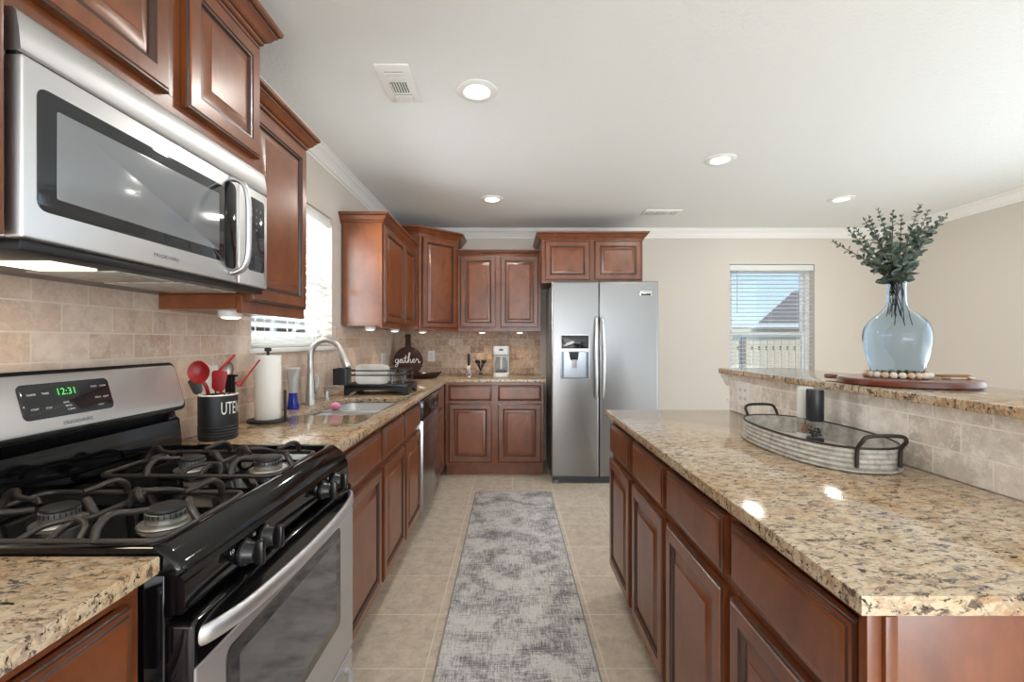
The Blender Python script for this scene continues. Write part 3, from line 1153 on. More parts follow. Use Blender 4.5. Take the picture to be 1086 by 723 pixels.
# oven door
mo = face_map((XD, RY0 + .004, 0), (0, 1, 0), (1, 0, 0))
DW_ = GW - .008
bm = nb()
loops(bm, [[mo(u, v, nn) for u, v in rrect(i, DW_ - i, .262 + i, .800 - i, .012, 4)] for i, nn in ((0, -.046), (0, -.006), (.003, -.001), (.006, 0))])
od = rt.part('oven_door', bm, BLACK)
bm = nb()
loops(bm, [[mo(u, v, nn) for u, v in rrect(i + .001, DW_ - i - .001, .264 + i, .722 - i, .006, 3)] for i, nn in ((0, -.001), (0, .002), (.003, .004))])
rt.part('steel_panel', bm, STEEL, parent=od)
bm = nb()
loops(bm, [[mo(u, v, nn) for u, v in rrect(.078 + i, .640 - i, .400 + i, .700 - i, .02, 5)] for i, nn in ((0, .0035), (0, .0052), (.003, .0058))])
rt.part('oven_window', bm, mat('oven_glass', lin(24, 25, 27), .05, IOR=1.9), parent=od)
bm = nb()
loops(bm, [[mo(u, v, nn) for u, v in rrect(.118, .606, .430, .668, .004, 3)] for nn in (.0056, .0062)])
scr = mat('oven_screen', lin(62, 62, 63), .07, IOR=2.4)
rt.part('window_screen', bm, scr, parent=od)
bm = nb()
hz = .765
tube(bm, [(-.534, .772, hz), (-.520, .790, hz), (-.500, .86, hz), (-.487, 1.0, hz), (-.484, 1.133, hz), (-.487, 1.266, hz), (-.500, 1.406, hz), (-.520, 1.476, hz), (-.534, 1.494, hz)], .0175, 14, 6, flat=(.5, 1.0))
rt.part('oven_handle', bm, STEEL, parent=od, smooth=60)
# storage drawer
md = face_map((XD, RY0 + .004, 0), (0, 1, 0), (1, 0, 0))
bm = nb()
loops(bm, [[md(u, v, nn) for u, v in rrect(i, DW_ - i, .065 + i, .252 - i, .008, 3)] for i, nn in ((0, -.046), (0, -.002), (.004, .002))])
dr = rt.part('drawer', bm, STEEL)
bm = nb()
tube(bm, [(-.526, .80, .205), (-.505, .83, .205), (-.488, .95, .205), (-.484, 1.133, .205), (-.488, 1.316, .205), (-.505, 1.436, .205), (-.526, 1.466, .205)], .012, 10, 6)
rt.part('drawer_handle', bm, STEEL, parent=dr, smooth=60)
for x in (-1.1, -.62):
    for y in (RY0 + .05, RY1 - .05):
        bm = nb(); lathe(bm, [(.018, 0), (.018, .031)], (x, y, 0), 12); rt.part('foot', bm, BLACKM)

# ------------------------------------------------------------------ microwave
MX = -.812
mt = T('microwave_oven', 'stainless over-the-range microwave above the gas range', 'microwave', (-1.0, 1.133, 1.441))
bm = nb(); box(bm, XL + TT + .002, MX - .03, RY0 + .001, RY1 - .001, 1.444, 1.828, .003); mt.part('body', bm, STEEL)
mm = face_map((MX, RY0, 1.441), (0, 1, 0), (1, 0, 0))
MW = RY1 - RY0


def plate(m, u0, u1, v0, v1, n0, n1, r=.004, e=.003):
    bm = nb()
    loops(bm, [[m(u, v, nn) for u, v in rrect(u0 + i, u1 - i, v0 + i, v1 - i, r, 4)] for i, nn in ((0, n0), (0, n1 - e), (e * .4, n1 - e * .3), (e, n1))])
    return bm


bm = nb()
prof = [(-.03, .314), (-.003, .314), (-.001, .317), (-.004, .350), (-.009, .380), (-.014, .386), (-.03, .387)]
loops(bm, [[mm(u, v, nn) for nn, v in prof] for u in (0, MW)])
mt.part('top_fascia', bm, STEEL, smooth=60)
DS = .603            # door / control panel split
mt.part('seam_shade', plate(mm, .002, MW - .002, .300, .320, -.029, -.010, .002, .001), BLACKP)  # black plate added behind the gap to stand for its shade
dm = mt.part('door', plate(mm, .001, DS - .001, .002, .3085, -.029, 0), STEEL)
wnd = mt.part('window', plate(mm, .024, .543, .054, .268, -.002, .0012, .018, .001), DGLASS, parent=dm)
scm = mat('microwave_mesh', lin(112, 115, 120), .12, IOR=2.2)
mt.part('window_screen', plate(mm, .058, .51, .082, .240, .0008, .0017, .004, .0004), scm, parent=dm)
mt.part('handle_backing', plate(mm, .535, .588, .040, .290, -.002, .002, .018, .001), BLACK, parent=dm)
hp = [(.002, .026), (.020, .030), (.040, .046), (.050, .085), (.052, .165), (.050, .240), (.040, .280), (.020, .296), (.002, .300)]
bm = nb()
tube(bm, [mm(.565, v, nn) for nn, v in hp], .0095, 12, 5, flat=(1.15, .75))
mt.part('door_handle', bm, STEEL, parent=dm, smooth=60)
kp = mt.part('control_panel', plate(mm, DS + .001, MW - .001, .002, .3085, -.029, 0), STEEL)
mt.part('keypad', plate(mm, DS + .048, MW - .020, .050, .282, -.002, .0012, .01, .001), DGLASS, parent=kp)
bm = nb()
for r_ in range(9):
    for c_ in range(3):
        uu, vv = DS + .066 + c_ * .025, .245 - r_ * .021
        text_bm('123456789.0:ABCDEFGHIJKLMNOP'[r_ * 3 + c_] if r_ < 4 else '-', .009, (lambda x, y, nn=0, a=uu, b=vv: mm(a + x, b + y, .0014 + nn)), bm=bm)
mt.part('keypad_lettering', bm, WHITEPNT, parent=kp, smooth=0)
mt.part('brand_lettering', text_bm('FRIGIDAIRE', .0125, (lambda x, y, nn=0: mm(.318 + x, .026 + y, .0004 + nn)), sx=1.25), GREYPNT, parent=dm, smooth=0)
bm = nb(); box(bm, XL + TT + .004, MX - .012, RY0 + .008, RY1 - .008, 1.424, 1.4435, .002)
up = mt.part('underside', bm, BLACKP)
bm = nb(); box(bm, -1.01, -.885, .87, .97, 1.4200, 1.4238)
mt.part('cooktop_light', bm, WARM, parent=up)
bm = nb(); box(bm, -1.06, -.86, 1.18, 1.42, 1.4205, 1.4238, .001); box(bm, -1.06, -.86, .99, 1.16, 1.4205, 1.4238, .001)
mt.part('grease_filter', bm, GALV, parent=up)
hl = area('cooktop_lamp', (-.95, .92, 1.415), (0, 0, 0), .12, .09, .5, (1, .85, .62))

# ------------------------------------------------------------------ refrigerator
FX0, FX1, FY, FS = .369, 1.319, 4.02, .791
ft = T('refrigerator', 'side-by-side stainless refrigerator against the far wall', 'refrigerator', (.844, 4.42, 0))
bm = nb(); box(bm, FX0 + .014, FX1 - .008, FY + .085, YB - .05, .03, 1.785, .006); ft.part('body', bm, mat('fridge_side', lin(150, 152, 155), .4))
mf = face_map((FX0, FY, 0), (1, 0, 0), (0, -1, 0))
FW = FX1 - FX0


def fdoor(u0, u1):
    bm = nb()
    loops(bm, [[mf(u, v, nn) for u, v in rrect(u0 + i, u1 - i, .062 + i, 1.80 - i, .008, 4)] for i, nn in ((0, -.075), (0, -.012), (.002, -.005), (.007, -.001), (.016, 0))])
    return bm


fs = FS - FX0
fd = ft.part('freezer_door', fdoor(0, fs - .003), STEELF)
rd = ft.part('fridge_door', fdoor(fs + .003, FW), STEELF)
for ux, dn, s in ((fs - .038, fd, -1), (fs + .038, rd, 1)):
    bm = nb()
    zz = [(1.485, .003, .010), (1.46, .022, .013), (1.36, .042, .015), (1.15, .052, .0155), (.92, .042, .015), (.80, .024, .014), (.765, .004, .012)]
    tube(bm, [mf(ux - s * .010 + s * .016 * (1 - abs(z - 1.12) / .37) * .6, z, nn) for z, nn, r_ in zz], [q[2] for q in zz], 12, 6, flat=(.95, .8))
    ft.part('door_handle', bm, STEEL, parent=dn, smooth=60)
# ice and water dispenser
du0, du1 = .446 - FX0, .707 - FX0
bm = nb()
for a in ((du0, du1, 1.318, 1.33), (du0, du1, .932, .945), (du0, du0 + .01, .945, 1.318), (du1 - .01, du1, .945, 1.318), (du0 + .01, du1 - .01, 1.172, 1.204)):
    q = [mf(a[0], a[2], -.001), mf(a[1], a[3], .007)]
    box(bm, *[v for i in range(3) for v in (min(p[i] for p in q), max(p[i] for p in q))], .002)
ds = ft.part('dispenser_frame', bm, STEEL, parent=fd)
ft.part('dispenser_display', plate(mf, du0 + .010, du1 - .010, 1.204, 1.318, -.001, .005, .004, .001), DGLASS, parent=fd)
bm = nb()
for k in range(4):
    text_bm('-', .02, (lambda x, y, nn=0, a=du0 + .055 + .04 * k: mf(a + x, 1.222 + y, .0055 + nn)), bm=bm)
ft.part('display_marks', bm, WHITEPNT, parent=fd, smooth=0)
bm = nb()      # curved recess back
L = []
for k in range(9):
    a = k / 8
    u = du0 + .010 + (du1 - du0 - .02) * a
    nn = .0025 - 0.0
    L.append((u, nn))
box(bm, *[v for i in range(3) for v in (min(mf(du0 + .01, .945, .0005)[i], mf(du1 - .01, 1.172, .002)[i]), max(mf(du0 + .01, .945, .0005)[i], mf(du1 - .01, 1.172, .002)[i]))])
ft.part('dispenser_recess', bm, mat('recess_grey', lin(176, 184, 192), .25, .6), parent=fd)
bm = nb()
for a in (du0 + .010, du1 - .032):
    poly(bm, [mf(a, .945, .002), mf(a + .022, .945, .002), mf(a + .022, 1.172, .002), mf(a, 1.172, .002)], (0, -.003, 0))
ft.part('recess_cheek', bm, mat('recess_blue_grey', lin(96, 112, 128), .3, .5), parent=fd)
bm = nb()
cu = (du0 + du1) / 2
loops(bm, [[mf(cu - .055, 1.172, .002), mf(cu + .035, 1.172, .002), mf(cu + .025, 1.10, .002), mf(cu - .040, 1.10, .002)],
           [mf(cu - .050, 1.172, .020), mf(cu + .030, 1.172, .020), mf(cu + .020, 1.115, .016), mf(cu - .030, 1.115, .016)]])
ft.part('dispenser_spout', bm, BLACKP, parent=fd)
bm = nb(); q = [mf(cu - .025, 1.03, .002), mf(cu + .018, 1.11, .008)]
box(bm, *[v for i in range(3) for v in (min(p[i] for p in q), max(p[i] for p in q))], .003)
ft.part('dispenser_paddle', bm, CLEARW, parent=fd)
bm = nb(); q = [mf(du0 + .008, .938, .001), mf(du1 - .008, .948, .026)]
box(bm, *[v for i in range(3) for v in (min(p[i] for p in q), max(p[i] for p in q))], .003)
ft.part('drip_tray', bm, GREYP, parent=fd)
ft.part('badge', plate(mf, FW - .165, FW - .062, 1.672, 1.718, -.001, .002, .003, .001), CHROME, parent=rd)
bm = text_bm('FRIGIDAIRE', .016, (lambda x, y, nn=0: mf(FW - .1135 + x, 1.704 + y, .0022 + nn)))
ft.part('badge_lettering', bm, GREYPNT, parent=rd, smooth=0)
ft.part('badge_bar', plate(mf, FW - .160, FW - .067, 1.674, 1.692, .0015, .0028, .002, .0005), BLACKP, parent=rd)
bm = nb(); box(bm, FX0 + .02, FX1 - .01, FY + .028, FY + .09, .008, .058, .004)
for k in range(3):
    box(bm, FX0 + .06, FX1 - .05, FY + .022, FY + .029, .016 + k * .013, .022 + k * .013)
ft.part('toe_grille', bm, mat('grille_grey', lin(70, 72, 76), .5))
for x in (FX0 + .04, FX1 - .05):
    bm = nb(); box(bm, x - .022, x + .022, FY + .012, FY + .05, 0, .03, .004); ft.part('roller_foot', bm, GREYP)

# ------------------------------------------------------------------ dishwasher
dt = T('dishwasher', 'stainless dishwasher with black control strip beside the sink base', 'dishwasher', (-.88, 3.318, 0))
bm = nb(); box(bm, XL + .05, -.615, 3.014, 3.620, .119, .882, .003); dt.part('tub', bm, BLACKP)
mdw = face_map((-.578, 3.016, 0), (0, 1, 0), (1, 0, 0))
dd = dt.part('door', plate(mdw, 0, .602, .12, .738, -.036, 0, .004, .004), STEELD)
cpn = dt.part('control_strip', plate(mdw, 0, .602, .742, .878, -.036, .004, .008, .006), BLACK)
bm = nb()
loops(bm, [[mdw(u, v, nn) for u, v in rrect(.19 + i, .42 - i, .795 + i, .85 - i, .02, 4)] for i, nn in ((0, .0035), (.003, .007), (.010, .005))])
dt.part('pocket_handle', bm, BLACKP, parent=cpn)
bm = nb()
for k in range(5):
    text_bm('-', .014, (lambda x, y, nn=0, a=.06 + k * .022: mdw(a + x, .775 + y, .0043 + nn)), bm=bm)
dt.part('control_marks', bm, WHITEPNT, parent=cpn, smooth=0)
bm = nb(); box(bm, -.705, -.687, 3.016, 3.618, .0, .118, .002); dt.part('kick_plate', bm, WOOD)

# ------------------------------------------------------------------ sink, tap and what stands around it
st = T('sink', 'stainless double-bowl undermount sink below the window', 'sink', (-.84, 2.5, .884))
dv = 2.445


def bowl(x0, x1, y0, y1, zt, zb):
    bm = nb()
    loops(bm, [rr(x0 - .02, x1 + .02, y0 - .015, y1 + .015, .08, zt), rr(x0, x1, y0, y1, .065, zt), rr(x0 + .004, x1 - .004, y0 + .004, y1 - .004, .065, zb + .03),
               rr(x0 + .014, x1 - .014, y0 + .014, y1 - .014, .06, zb + .008), rr(x0 + .035, x1 - .035, y0 + .035, y1 - .035, .05, zb)], cap0=False)
    return bm


st.part('bowl', bowl(SK[0] + .002, SK[1] - .002, SK[2] + .002, dv - .012, .884, .70), SINKM, smooth=50)
st.part('bowl', bowl(SK[0] + .002, SK[1] - .002, dv + .012, SK[3] - .002, .884, .70), SINKM, smooth=50)
bm = nb(); box(bm, SK[0] - .004, SK[1] + .004, dv - .013, dv + .013, .874, .8955, .005, seg=3); st.part('divider', bm, SINKM)
for y in (2.31, 2.63):
    bm = nb(); lathe(bm, [(.045, .7005), (.043, .704), (.03, .702), (.028, .7015)], (-.84, y, 0), 24); st.part('drain', bm, CHROME)
bm = nb()
bmesh.ops.create_icosphere(bm, subdivisions=3, radius=.026, matrix=Matrix.Translation((-.945, 2.447, .9175)) @ Matrix.Diagonal((1.15, .9, .85, 1)))
for v in bm.verts:
    v.co += (v.co - V3((-.945, 2.447, .9175))).normalized() * random.uniform(-.0015, .0015)
solo('scrub_sponge', bm, PINK, 'pink round scrubbing sponge resting on the sink divider', 'sponge', (-.945, 2.447, .8955))
ft_ = T('faucet', 'brushed nickel gooseneck pull-down faucet behind the sink', 'faucet', (-1.115, 2.53, .915))
fx, fy = -1.115, 2.53
bm = nb(); lathe(bm, [(.031, .9155), (.031, .921), (.028, .926), (.0265, .95), (.0235, 1.02), (.0195, 1.08), (.0185, 1.11), (.0165, 1.112)], (fx, fy, 0), 24)
ft_.part('base', bm, NICKEL, smooth=50)
bm = nb()
pp = [(fx, fy, 1.10), (fx, fy, 1.17)]
for k in range(11):
    a = R(180 - k * 16.5)
    pp.append((fx + .088 + .088 * math.cos(a), fy, 1.185 + .092 * math.sin(a)))
tube(bm, pp, .0165, 16, 3)
ft_.part('spout', bm, NICKEL, smooth=60)
bm = nb()
e_ = V3(pp[-1]); d_ = (V3(pp[-1]) - V3(pp[-2])).normalized()
tube(bm, [e_ - d_ * .004, e_ + d_ * .004, e_ + d_ * .05, e_ + d_ * .085, e_ + d_ * .092], [.0168, .0185, .023, .0265, .024], 16)
hd = ft_.part('spray_head', bm, NICKEL, smooth=50)
bm = nb(); tube(bm, [e_ + d_ * .0922, e_ + d_ * .0945], .018, 16); ft_.part('spray_face', bm, BLACKP, parent=hd)
bm = nb(); tube(bm, [(fx + .012, fy + .002, .985), (fx + .034, fy + .004, .990)], .0125, 12)
tube(bm, [(fx + .034, fy + .004, .990), (fx + .041, fy + .006, 1.02), (fx + .036, fy + .010, 1.075)], [.0085, .0075, .006], 10, 4, flat=(1.3, .7))
ft_.part('lever', bm, NICKEL, smooth=60)
sd = T('soap_dispenser', 'small brushed nickel soap pump beside the faucet', 'soap dispenser', (-1.11, 2.74, .915))
bm = nb(); lathe(bm, [(.021, .9155), (.021, .920), (.015, .925), (.013, .955), (.016, .958), (.016, .968), (.009, .972), (.009, .985)], (-1.11, 2.74, 0), 20); sd.part('base', bm, NICKEL)
bm = nb(); tube(bm, [(-1.125, 2.74, .985), (-1.09, 2.735, .989), (-1.045, 2.73, .992), (-1.025, 2.728, .984)], [.010, .009, .0075, .006], 10, 4); sd.part('spout', bm, NICKEL, smooth=60)
bt = T('dish_soap_bottle', 'clear soap bottle with blue liquid between the paper towels and the faucet', 'bottle', (-1.132, 2.36, .915))
bm = nb()


def oval(cx, cy, a, b, z, k=20):
    return [(cx + a * math.cos(2 * math.pi * i / k), cy + b * math.sin(2 * math.pi * i / k), z) for i in range(k)]


bc = (-1.132, 2.36)
loops(bm, [oval(*bc, .028, .022, .9155), oval(*bc, .031, .024, .922), oval(*bc, .025, .021, .955), oval(*bc, .022, .020, .985), oval(*bc, .023, .020, 1.0)])
bt.part('liquid_base', bm, BLUEL)
bm = nb(); loops(bm, [oval(*bc, .0225, .0195, 1.0005), oval(*bc, .024, .020, 1.03), oval(*bc, .030, .018, 1.085), oval(*bc, .034, .012, 1.115), oval(*bc, .034, .006, 1.122)]); bt.part('bottle_body', bm, CLEARW)
bm = nb(); box(bm, bc[0] - .036, bc[0] + .036, bc[1] - .004, bc[1] + .004, 1.1225, 1.133, .002); bt.part('crimped_end', bm, WHITEP)

# paper towels
px_, py_ = -1.07, 2.0
pt = T('paper_towel_holder', 'black wire paper towel holder on the worktop', 'paper towel holder', (px_, py_, .915))
bm = nb(); lathe(bm, [(.083, .9155), (.084, .919), (.084, .924), (.081, .927), (.004, .928)], (px_, py_, 0), 40); pt.part('base', bm, BLACKM)
bm = nb(); tube(bm, [(px_, py_, .927), (px_, py_, 1.225)], .006, 10); pt.part('center_rod', bm, BLACKM)
bm = nb(); lathe(bm, [(.006, 1.2225), (.014, 1.226), (.014, 1.236), (.010, 1.240), (.003, 1.241)], (px_, py_, 0), 20); pt.part('finial', bm, BLACKM)
bm = nb(); tube(bm, [(px_ + .070, py_ + .012, .926), (px_ + .070, py_ + .012, 1.052)], .0055, 10); pt.part('side_rod', bm, BLACKM)
bm = nb(); lathe(bm, [(.018, .929), (.0515, .9285), (.053, .931), (.053, 1.205), (.0515, 1.2075), (.020, 1.2075), (.018, 1.205)], (px_, py_, 0), 48, cap0=False, cap1=False)
bmesh.ops.bridge_loops(bm, edges=[e for e in bm.edges if e.is_boundary])
solo('paper_towel_roll', bm, PAPER, 'white paper towel roll on the black holder', 'paper towels', (px_, py_, .9285))

# utensil crock
ux, uy = -1.064, 1.65
ct_ = T('utensil_crock', 'black ribbed utensil crock with white lettering beside the range', 'crock', (ux, uy, .915))
bm = nb()
pr = [(.0588, .9155), (.062, .919)]
for k in range(4):
    z = .927 + k * .010
    pr += [(.0622, z), (.0640, z + .003), (.0640, z + .006), (.0622, z + .009)]
pr += [(.063, .98), (.063, 1.074), (.0595, 1.074), (.0595, .925), (.004, .925)]
lathe(bm, pr, (ux, uy, 0), 48)
ct_.part('body', bm, BLACKM, smooth=30)
bm = nb(); lathe(bm, [(.0632, 1.0743), (.0635, 1.077), (.0612, 1.079), (.059, 1.077), (.059, 1.0743)], (ux, uy, 0), 48, cap0=False, cap1=False); ct_.part('rim', bm, CREAM)
a0 = R(-47)


def wrapm(x, y, nn=0):
    a = a0 + x / .0633
    rr_ = .0633 + nn
    return V3((ux + rr_ * math.cos(a), uy + rr_ * math.sin(a), 1.028 + y))


bm = text_bm('UTENSILS', .064, (lambda x, y, nn=0: wrapm(x - .004, y, nn)), align='LEFT', sx=.46, lift=.0004)
ct_.part('lettering', bm, WHITEPNT, smooth=0)


def utensil(name, label, cat, head, hm, handle, hmm, r=.005, loc=None):
    t = T(name, label, cat, loc or (ux, uy, .93), 'utensils in the crock')
    t.part('head', head, hm)
    b = nb(); tube(b, handle, r, 8, 4)
    t.part('handle', b, hmm, smooth=60)
    return t


def spoon_head(c, up, face, w, h, depth, thick=.003):
    """an oval bowl: c centre, up long axis, face the open side"""
    bm = nb()
    c, up, face = V3(c), V3(up).normalized(), V3(face).normalized()
    s = up.cross(face).normalized()
    face = s.cross(up).normalized()
    L = []
    for q, dd_ in ((0.02, -depth), (.4, -depth * .9), (.75, -depth * .5), (1.0, 0), (1.02, thick * .5), (.98, thick), (.72, -depth * .45 + thick), (.4, -depth * .85 + thick), (.02, -depth + thick)):
        L.append([c + (s * math.cos(a) * w * q + up * math.sin(a) * h * q) + face * dd_ for a in [2 * math.pi * k / 20 for k in range(20)]])
    loops(bm, L)
    return bm


def blade_head(c, up, face, w0, w1, h, thick=.005):
    bm = nb()
    c, up, face = V3(c), V3(up).normalized(), V3(face).normalized()
    s = up.cross(face).normalized()
    face = s.cross(up).normalized()
    pts = []
    for k in range(5):
        a = R(180 - 45 * k)
        pts.append(c + s * (w1 * (abs(math.cos(a)) ** .6) * (1 if math.cos(a) > 0 else -1)) + up * (h * .72 + h * .28 * math.sin(a)))
    pts += [c + s * w0 - up * h * .7, c + s * w0 * .5 - up * h, c - s * w0 * .5 - up * h, c - s * w0 - up * h * .7]
    poly(bm, pts, face * thick, .0015)
    return bm


inb = V3((ux, uy, .94))
c1 = P(210.8, 394.5, 1.60)
utensil('serving_spoon', 'large red silicone spoon, tallest round head in the crock', 'spoon', spoon_head(c1, (-.12, .1, 1), (.3, -1, .25), .034, .040, .012), RED,
        [c1 + V3((.012, .004, -.034)), c1 + V3((.022, .012, -.06)), V3((ux - .02, uy - .005, 1.02)), inb + V3((.02, .01, 0))], RED, .0062)
c2 = P(233, 403.5, 1.615)
utensil('silicone_spatula', 'red silicone spatula with a broad flat head at the front of the crock', 'spatula', blade_head(c2, (.05, .05, 1), (.1, -1, .2), .022, .026, .038, .007), RED,
        [c2 + V3((0, .004, -.036)), c2 + V3((.0, .010, -.06)), inb + V3((-.01, -.02, 0))], RED, .0055)
tA, tB = P(231, 394, 1.66), P(249, 376, 1.68)
bm = nb(); tube(bm, [tA + (tA - tB) * .1, tA.lerp(tB, .5), tB], [.006, .008, .006], 10, 4, flat=(1, .6))
t = T('cooking_spatula', 'spatula with a red handle rising steeply from the middle of the crock', 'spatula', (ux, uy, .93), 'utensils in the crock')
t.part('handle', bm, RED, smooth=60)
bm = nb(); tube(bm, [tA + (tA - tB) * .08, inb + V3((-.03, .02, .02))], .003, 8); t.part('shaft', bm, CHROME)
tA, tB = P(254, 409, 1.665), P(275.5, 381.5, 1.70)
t = T('slotted_turner', 'black slotted turner with a long red handle leaning towards the paper towels', 'turner', (ux, uy, .93), 'utensils in the crock')
bm = nb(); tube(bm, [tA, tA.lerp(tB, .4), tB], [.0085, .005, .0045], 10, 4, flat=(1, .7)); t.part('handle', bm, RED, smooth=60)
bm = nb()
e0_ = P(244.5, 404.5, 1.66)
for k in range(3):
    box(bm, e0_.x - .018 + k * .0125, e0_.x - .008 + k * .0125, e0_.y - .003, e0_.y + .003, e0_.z - .040, e0_.z + .024, .001)
box(bm, e0_.x - .018, e0_.x + .027, e0_.y - .003, e0_.y + .003, e0_.z + .018, e0_.z + .026, .001)
t.part('head', bm, BLACKP)
bm = nb(); tube(bm, [e0_ + V3((0, .004, -.03)), V3((ux + .03, uy, 1.03)), inb + V3((-.02, .02, 0))], .004, 8, 3)
tube(bm, [e0_ + V3((.018, .003, .0)), tA], .006, 8); t.part('neck', bm, RED)
c5 = P(243, 392, 1.70)
utensil('steel_spoon', 'brushed steel spoon at the back of the crock', 'spoon', spoon_head(c5, (.1, .0, 1), (.5, -1, .2), .016, .03, .006), NICKEL,
        [c5 + V3((-.001, 0, -.028)), c5 + V3((-.004, -.004, -.06)), inb + V3((0, .03, 0))], NICKEL, .0042)
c6 = P(208.5, 409.5, 1.66)
utensil('silicone_scraper', 'dark grey scraper low behind the red spoon in the crock', 'spatula', blade_head(c6, (-.3, 0, 1), (.2, -1, .1), .016, .022, .03, .006), GREYS,
        [c6 + V3((.008, .003, -.026)), inb + V3((.03, 0, .01))], GREYS, .0045)

# dish rack with plates
kt = T('dish_rack', 'black two-tier dish rack on the worktop past the sink', 'dish rack', (-.87, 3.08, .915))
rx0, rx1, ry0, ry1 = -1.085, -.668, 2.955, 3.24
bm = nb()
box(bm, rx0, rx1, ry0, ry1, .966, .976, .002)
box(bm, rx0, rx1, ry0, ry0 + .006, .960, .986, .002); box(bm, rx0, rx1, ry1 - .006, ry1, .960, .986, .002)
box(bm, rx0, rx0 + .006, ry0, ry1, .960, .986, .002); box(bm, rx1 - .006, rx1, ry0, ry1, .960, .986, .002)
kt.part('tray', bm, mat('rack_black', lin(34, 35, 39), .35))


def arch(m, w, h):
    pts = [m(0, 0), m(.028, 0)]
    for k in range(9):
        a = R(180 - 22.5 * k)
        pts.append(m(w / 2 + (w / 2 - .04) * math.cos(a), h * .25 + (h * .5) * math.sin(a)))
    pts += [m(w - .028, 0), m(w, 0), m(w, h), m(0, h)]
    return pts


RB = bpy.data.materials['rack_black']
for yy in (ry0, ry1 - .006):
    bm = nb(); poly(bm, arch(lambda u, v: (rx0 + u, yy, .9155 + v), rx1 - rx0, .046), (0, .006, 0)); kt.part('leg_skirt', bm, RB)
for xx in (rx0, rx1 - .006):
    bm = nb(); poly(bm, arch(lambda u, v: (xx, ry0 + .007 + u, .9155 + v), ry1 - ry0 - .014, .046), (.006, 0, 0)); kt.part('leg_skirt', bm, RB)
bm = nb()
for z in (1.045, 1.075):
    tube(bm, [(rx0 + .03, ry0 + .012, z), (rx1 - .03, ry0 + .012, z)], .0045, 8)
    tube(bm, [(rx0 + .03, ry1 - .012, z), (rx1 - .03, ry1 - .012, z)], .0045, 8)
    tube(bm, [(rx0 + .03, ry0 + .012, z), (rx0 + .03, ry1 - .012, z)], .0045, 8)
    tube(bm, [(rx1 - .03, ry0 + .012, z), (rx1 - .03, ry1 - .012, z)], .0045, 8)
kt.part('upper_rails', bm, RB)
for xx in (rx0 + .03, rx1 - .03):
    for yy in (ry0 + .012, ry1 - .012):
        bm = nb(); tube(bm, [(xx, yy, .975), (xx, yy, 1.078)], .005, 8); kt.part('post', bm, RB)
bm = nb()
for k in range(14):
    x = rx0 + .05 + k * .025
    tube(bm, [(x, ry1 - .05, .978), (x, ry1 - .05, 1.02), (x, ry1 - .055, 1.028)], .002, 6)
kt.part('plate_prongs', bm, RB)
bm = nb()
cx0, cx1, cy0, cy1 = rx0 - .035, rx0 + .055, ry0 - .004, ry0 - .104
loops(bm, [[(x, y, .992) for x, y in rrect(cx0, cx1, cy1, cy0 - .006, .01, 3)], [(x, y, 1.095) for x, y in rrect(cx0, cx1, cy1, cy0 - .006, .01, 3)],
           [(x, y, 1.095) for x, y in rrect(cx0 + .003, cx1 - .003, cy1 + .003, cy0 - .009, .008, 3)], [(x, y, .996) for x, y in rrect(cx0 + .003, cx1 - .003, cy1 + .003, cy0 - .009, .008, 3)]])
cup = kt.part('cutlery_cup', bm, RB)
for k, (x0_, x1_, yy, z1_, lb) in enumerate(((-1.05, -.845, 3.075, 1.112, 'white rectangular platter standing upright at the front of the dish rack'), (-1.035, -.83, 3.125, 1.105, 'white rectangular platter standing upright behind the first one'))):
    bm = nb()
    L = []
    for i, d_ in ((.030, .012), (.024, .008), (0, .0), (0, -.003), (.026, .004), (.034, .008)):
        L.append([(x, yy + d_, z) for x, z in rrect(x0_ + i, x1_ - i, .9775 + i, z1_ - i, max(.03 - i * .5, .008), 5)])
    loops(bm, L)
    solo('white_platter', bm, CREAM, lb, 'platter', ((x0_ + x1_) / 2, yy, .9775), 'platters in the dish rack')
for k, (x, y) in enumerate(((-.79, 3.03), (-.745, 3.15))):
    bm = nb()
    lathe(bm, [(.026, 1.075), (.033, .9775), (.031, .9775), (.024, 1.073)], (x, y, 0), 24, cap0=True, cap1=False)
    solo('drinking_glass', bm, CLEAR, ['upturned drinking glass near the front of the dish rack', 'upturned drinking glass at the back of the dish rack'][k], 'glass', (x, y, .9765), 'glasses in the dish rack')

# round sign in the corner
sx_, sy_, sz_, sr = -1.0, 4.44, 1.072, .142
gt_ = T('round_sign', 'round dark wooden sign with white script word leaning in the corner', 'sign', (sx_, sy_, .915))
yaw = R(18)
lean = R(6)
SU = V3((math.cos(yaw), math.sin(yaw), 0))
SN0 = V3((math.sin(yaw), -math.cos(yaw), 0))
SV = (V3((0, 0, 1)) * math.cos(lean) - SN0 * math.sin(lean)).normalized()
SN = SU.cross(SV).normalized()
ms = lambda u, v, nn=0.0: V3((sx_, sy_, sz_)) + SU * u + SV * v + SN * nn
bm = nb()
pts = []
for k in range(41):
    a = R(90 + 12 + (336 * k / 40))
    pts.append((sr * math.cos(a), sr * math.sin(a)))
hw2 = .027
pts += [(hw2, sr + .01), (hw2 - .004, sr + .075), (hw2 + .004, sr + .115), (0, sr + .128), (-hw2 - .004, sr + .115), (-hw2 + .004, sr + .075), (-hw2, sr + .01)]
poly(bm, [ms(u, v, 0) for u, v in pts], SN * .014, .002)
gt_.part('board', bm, WALNUT)
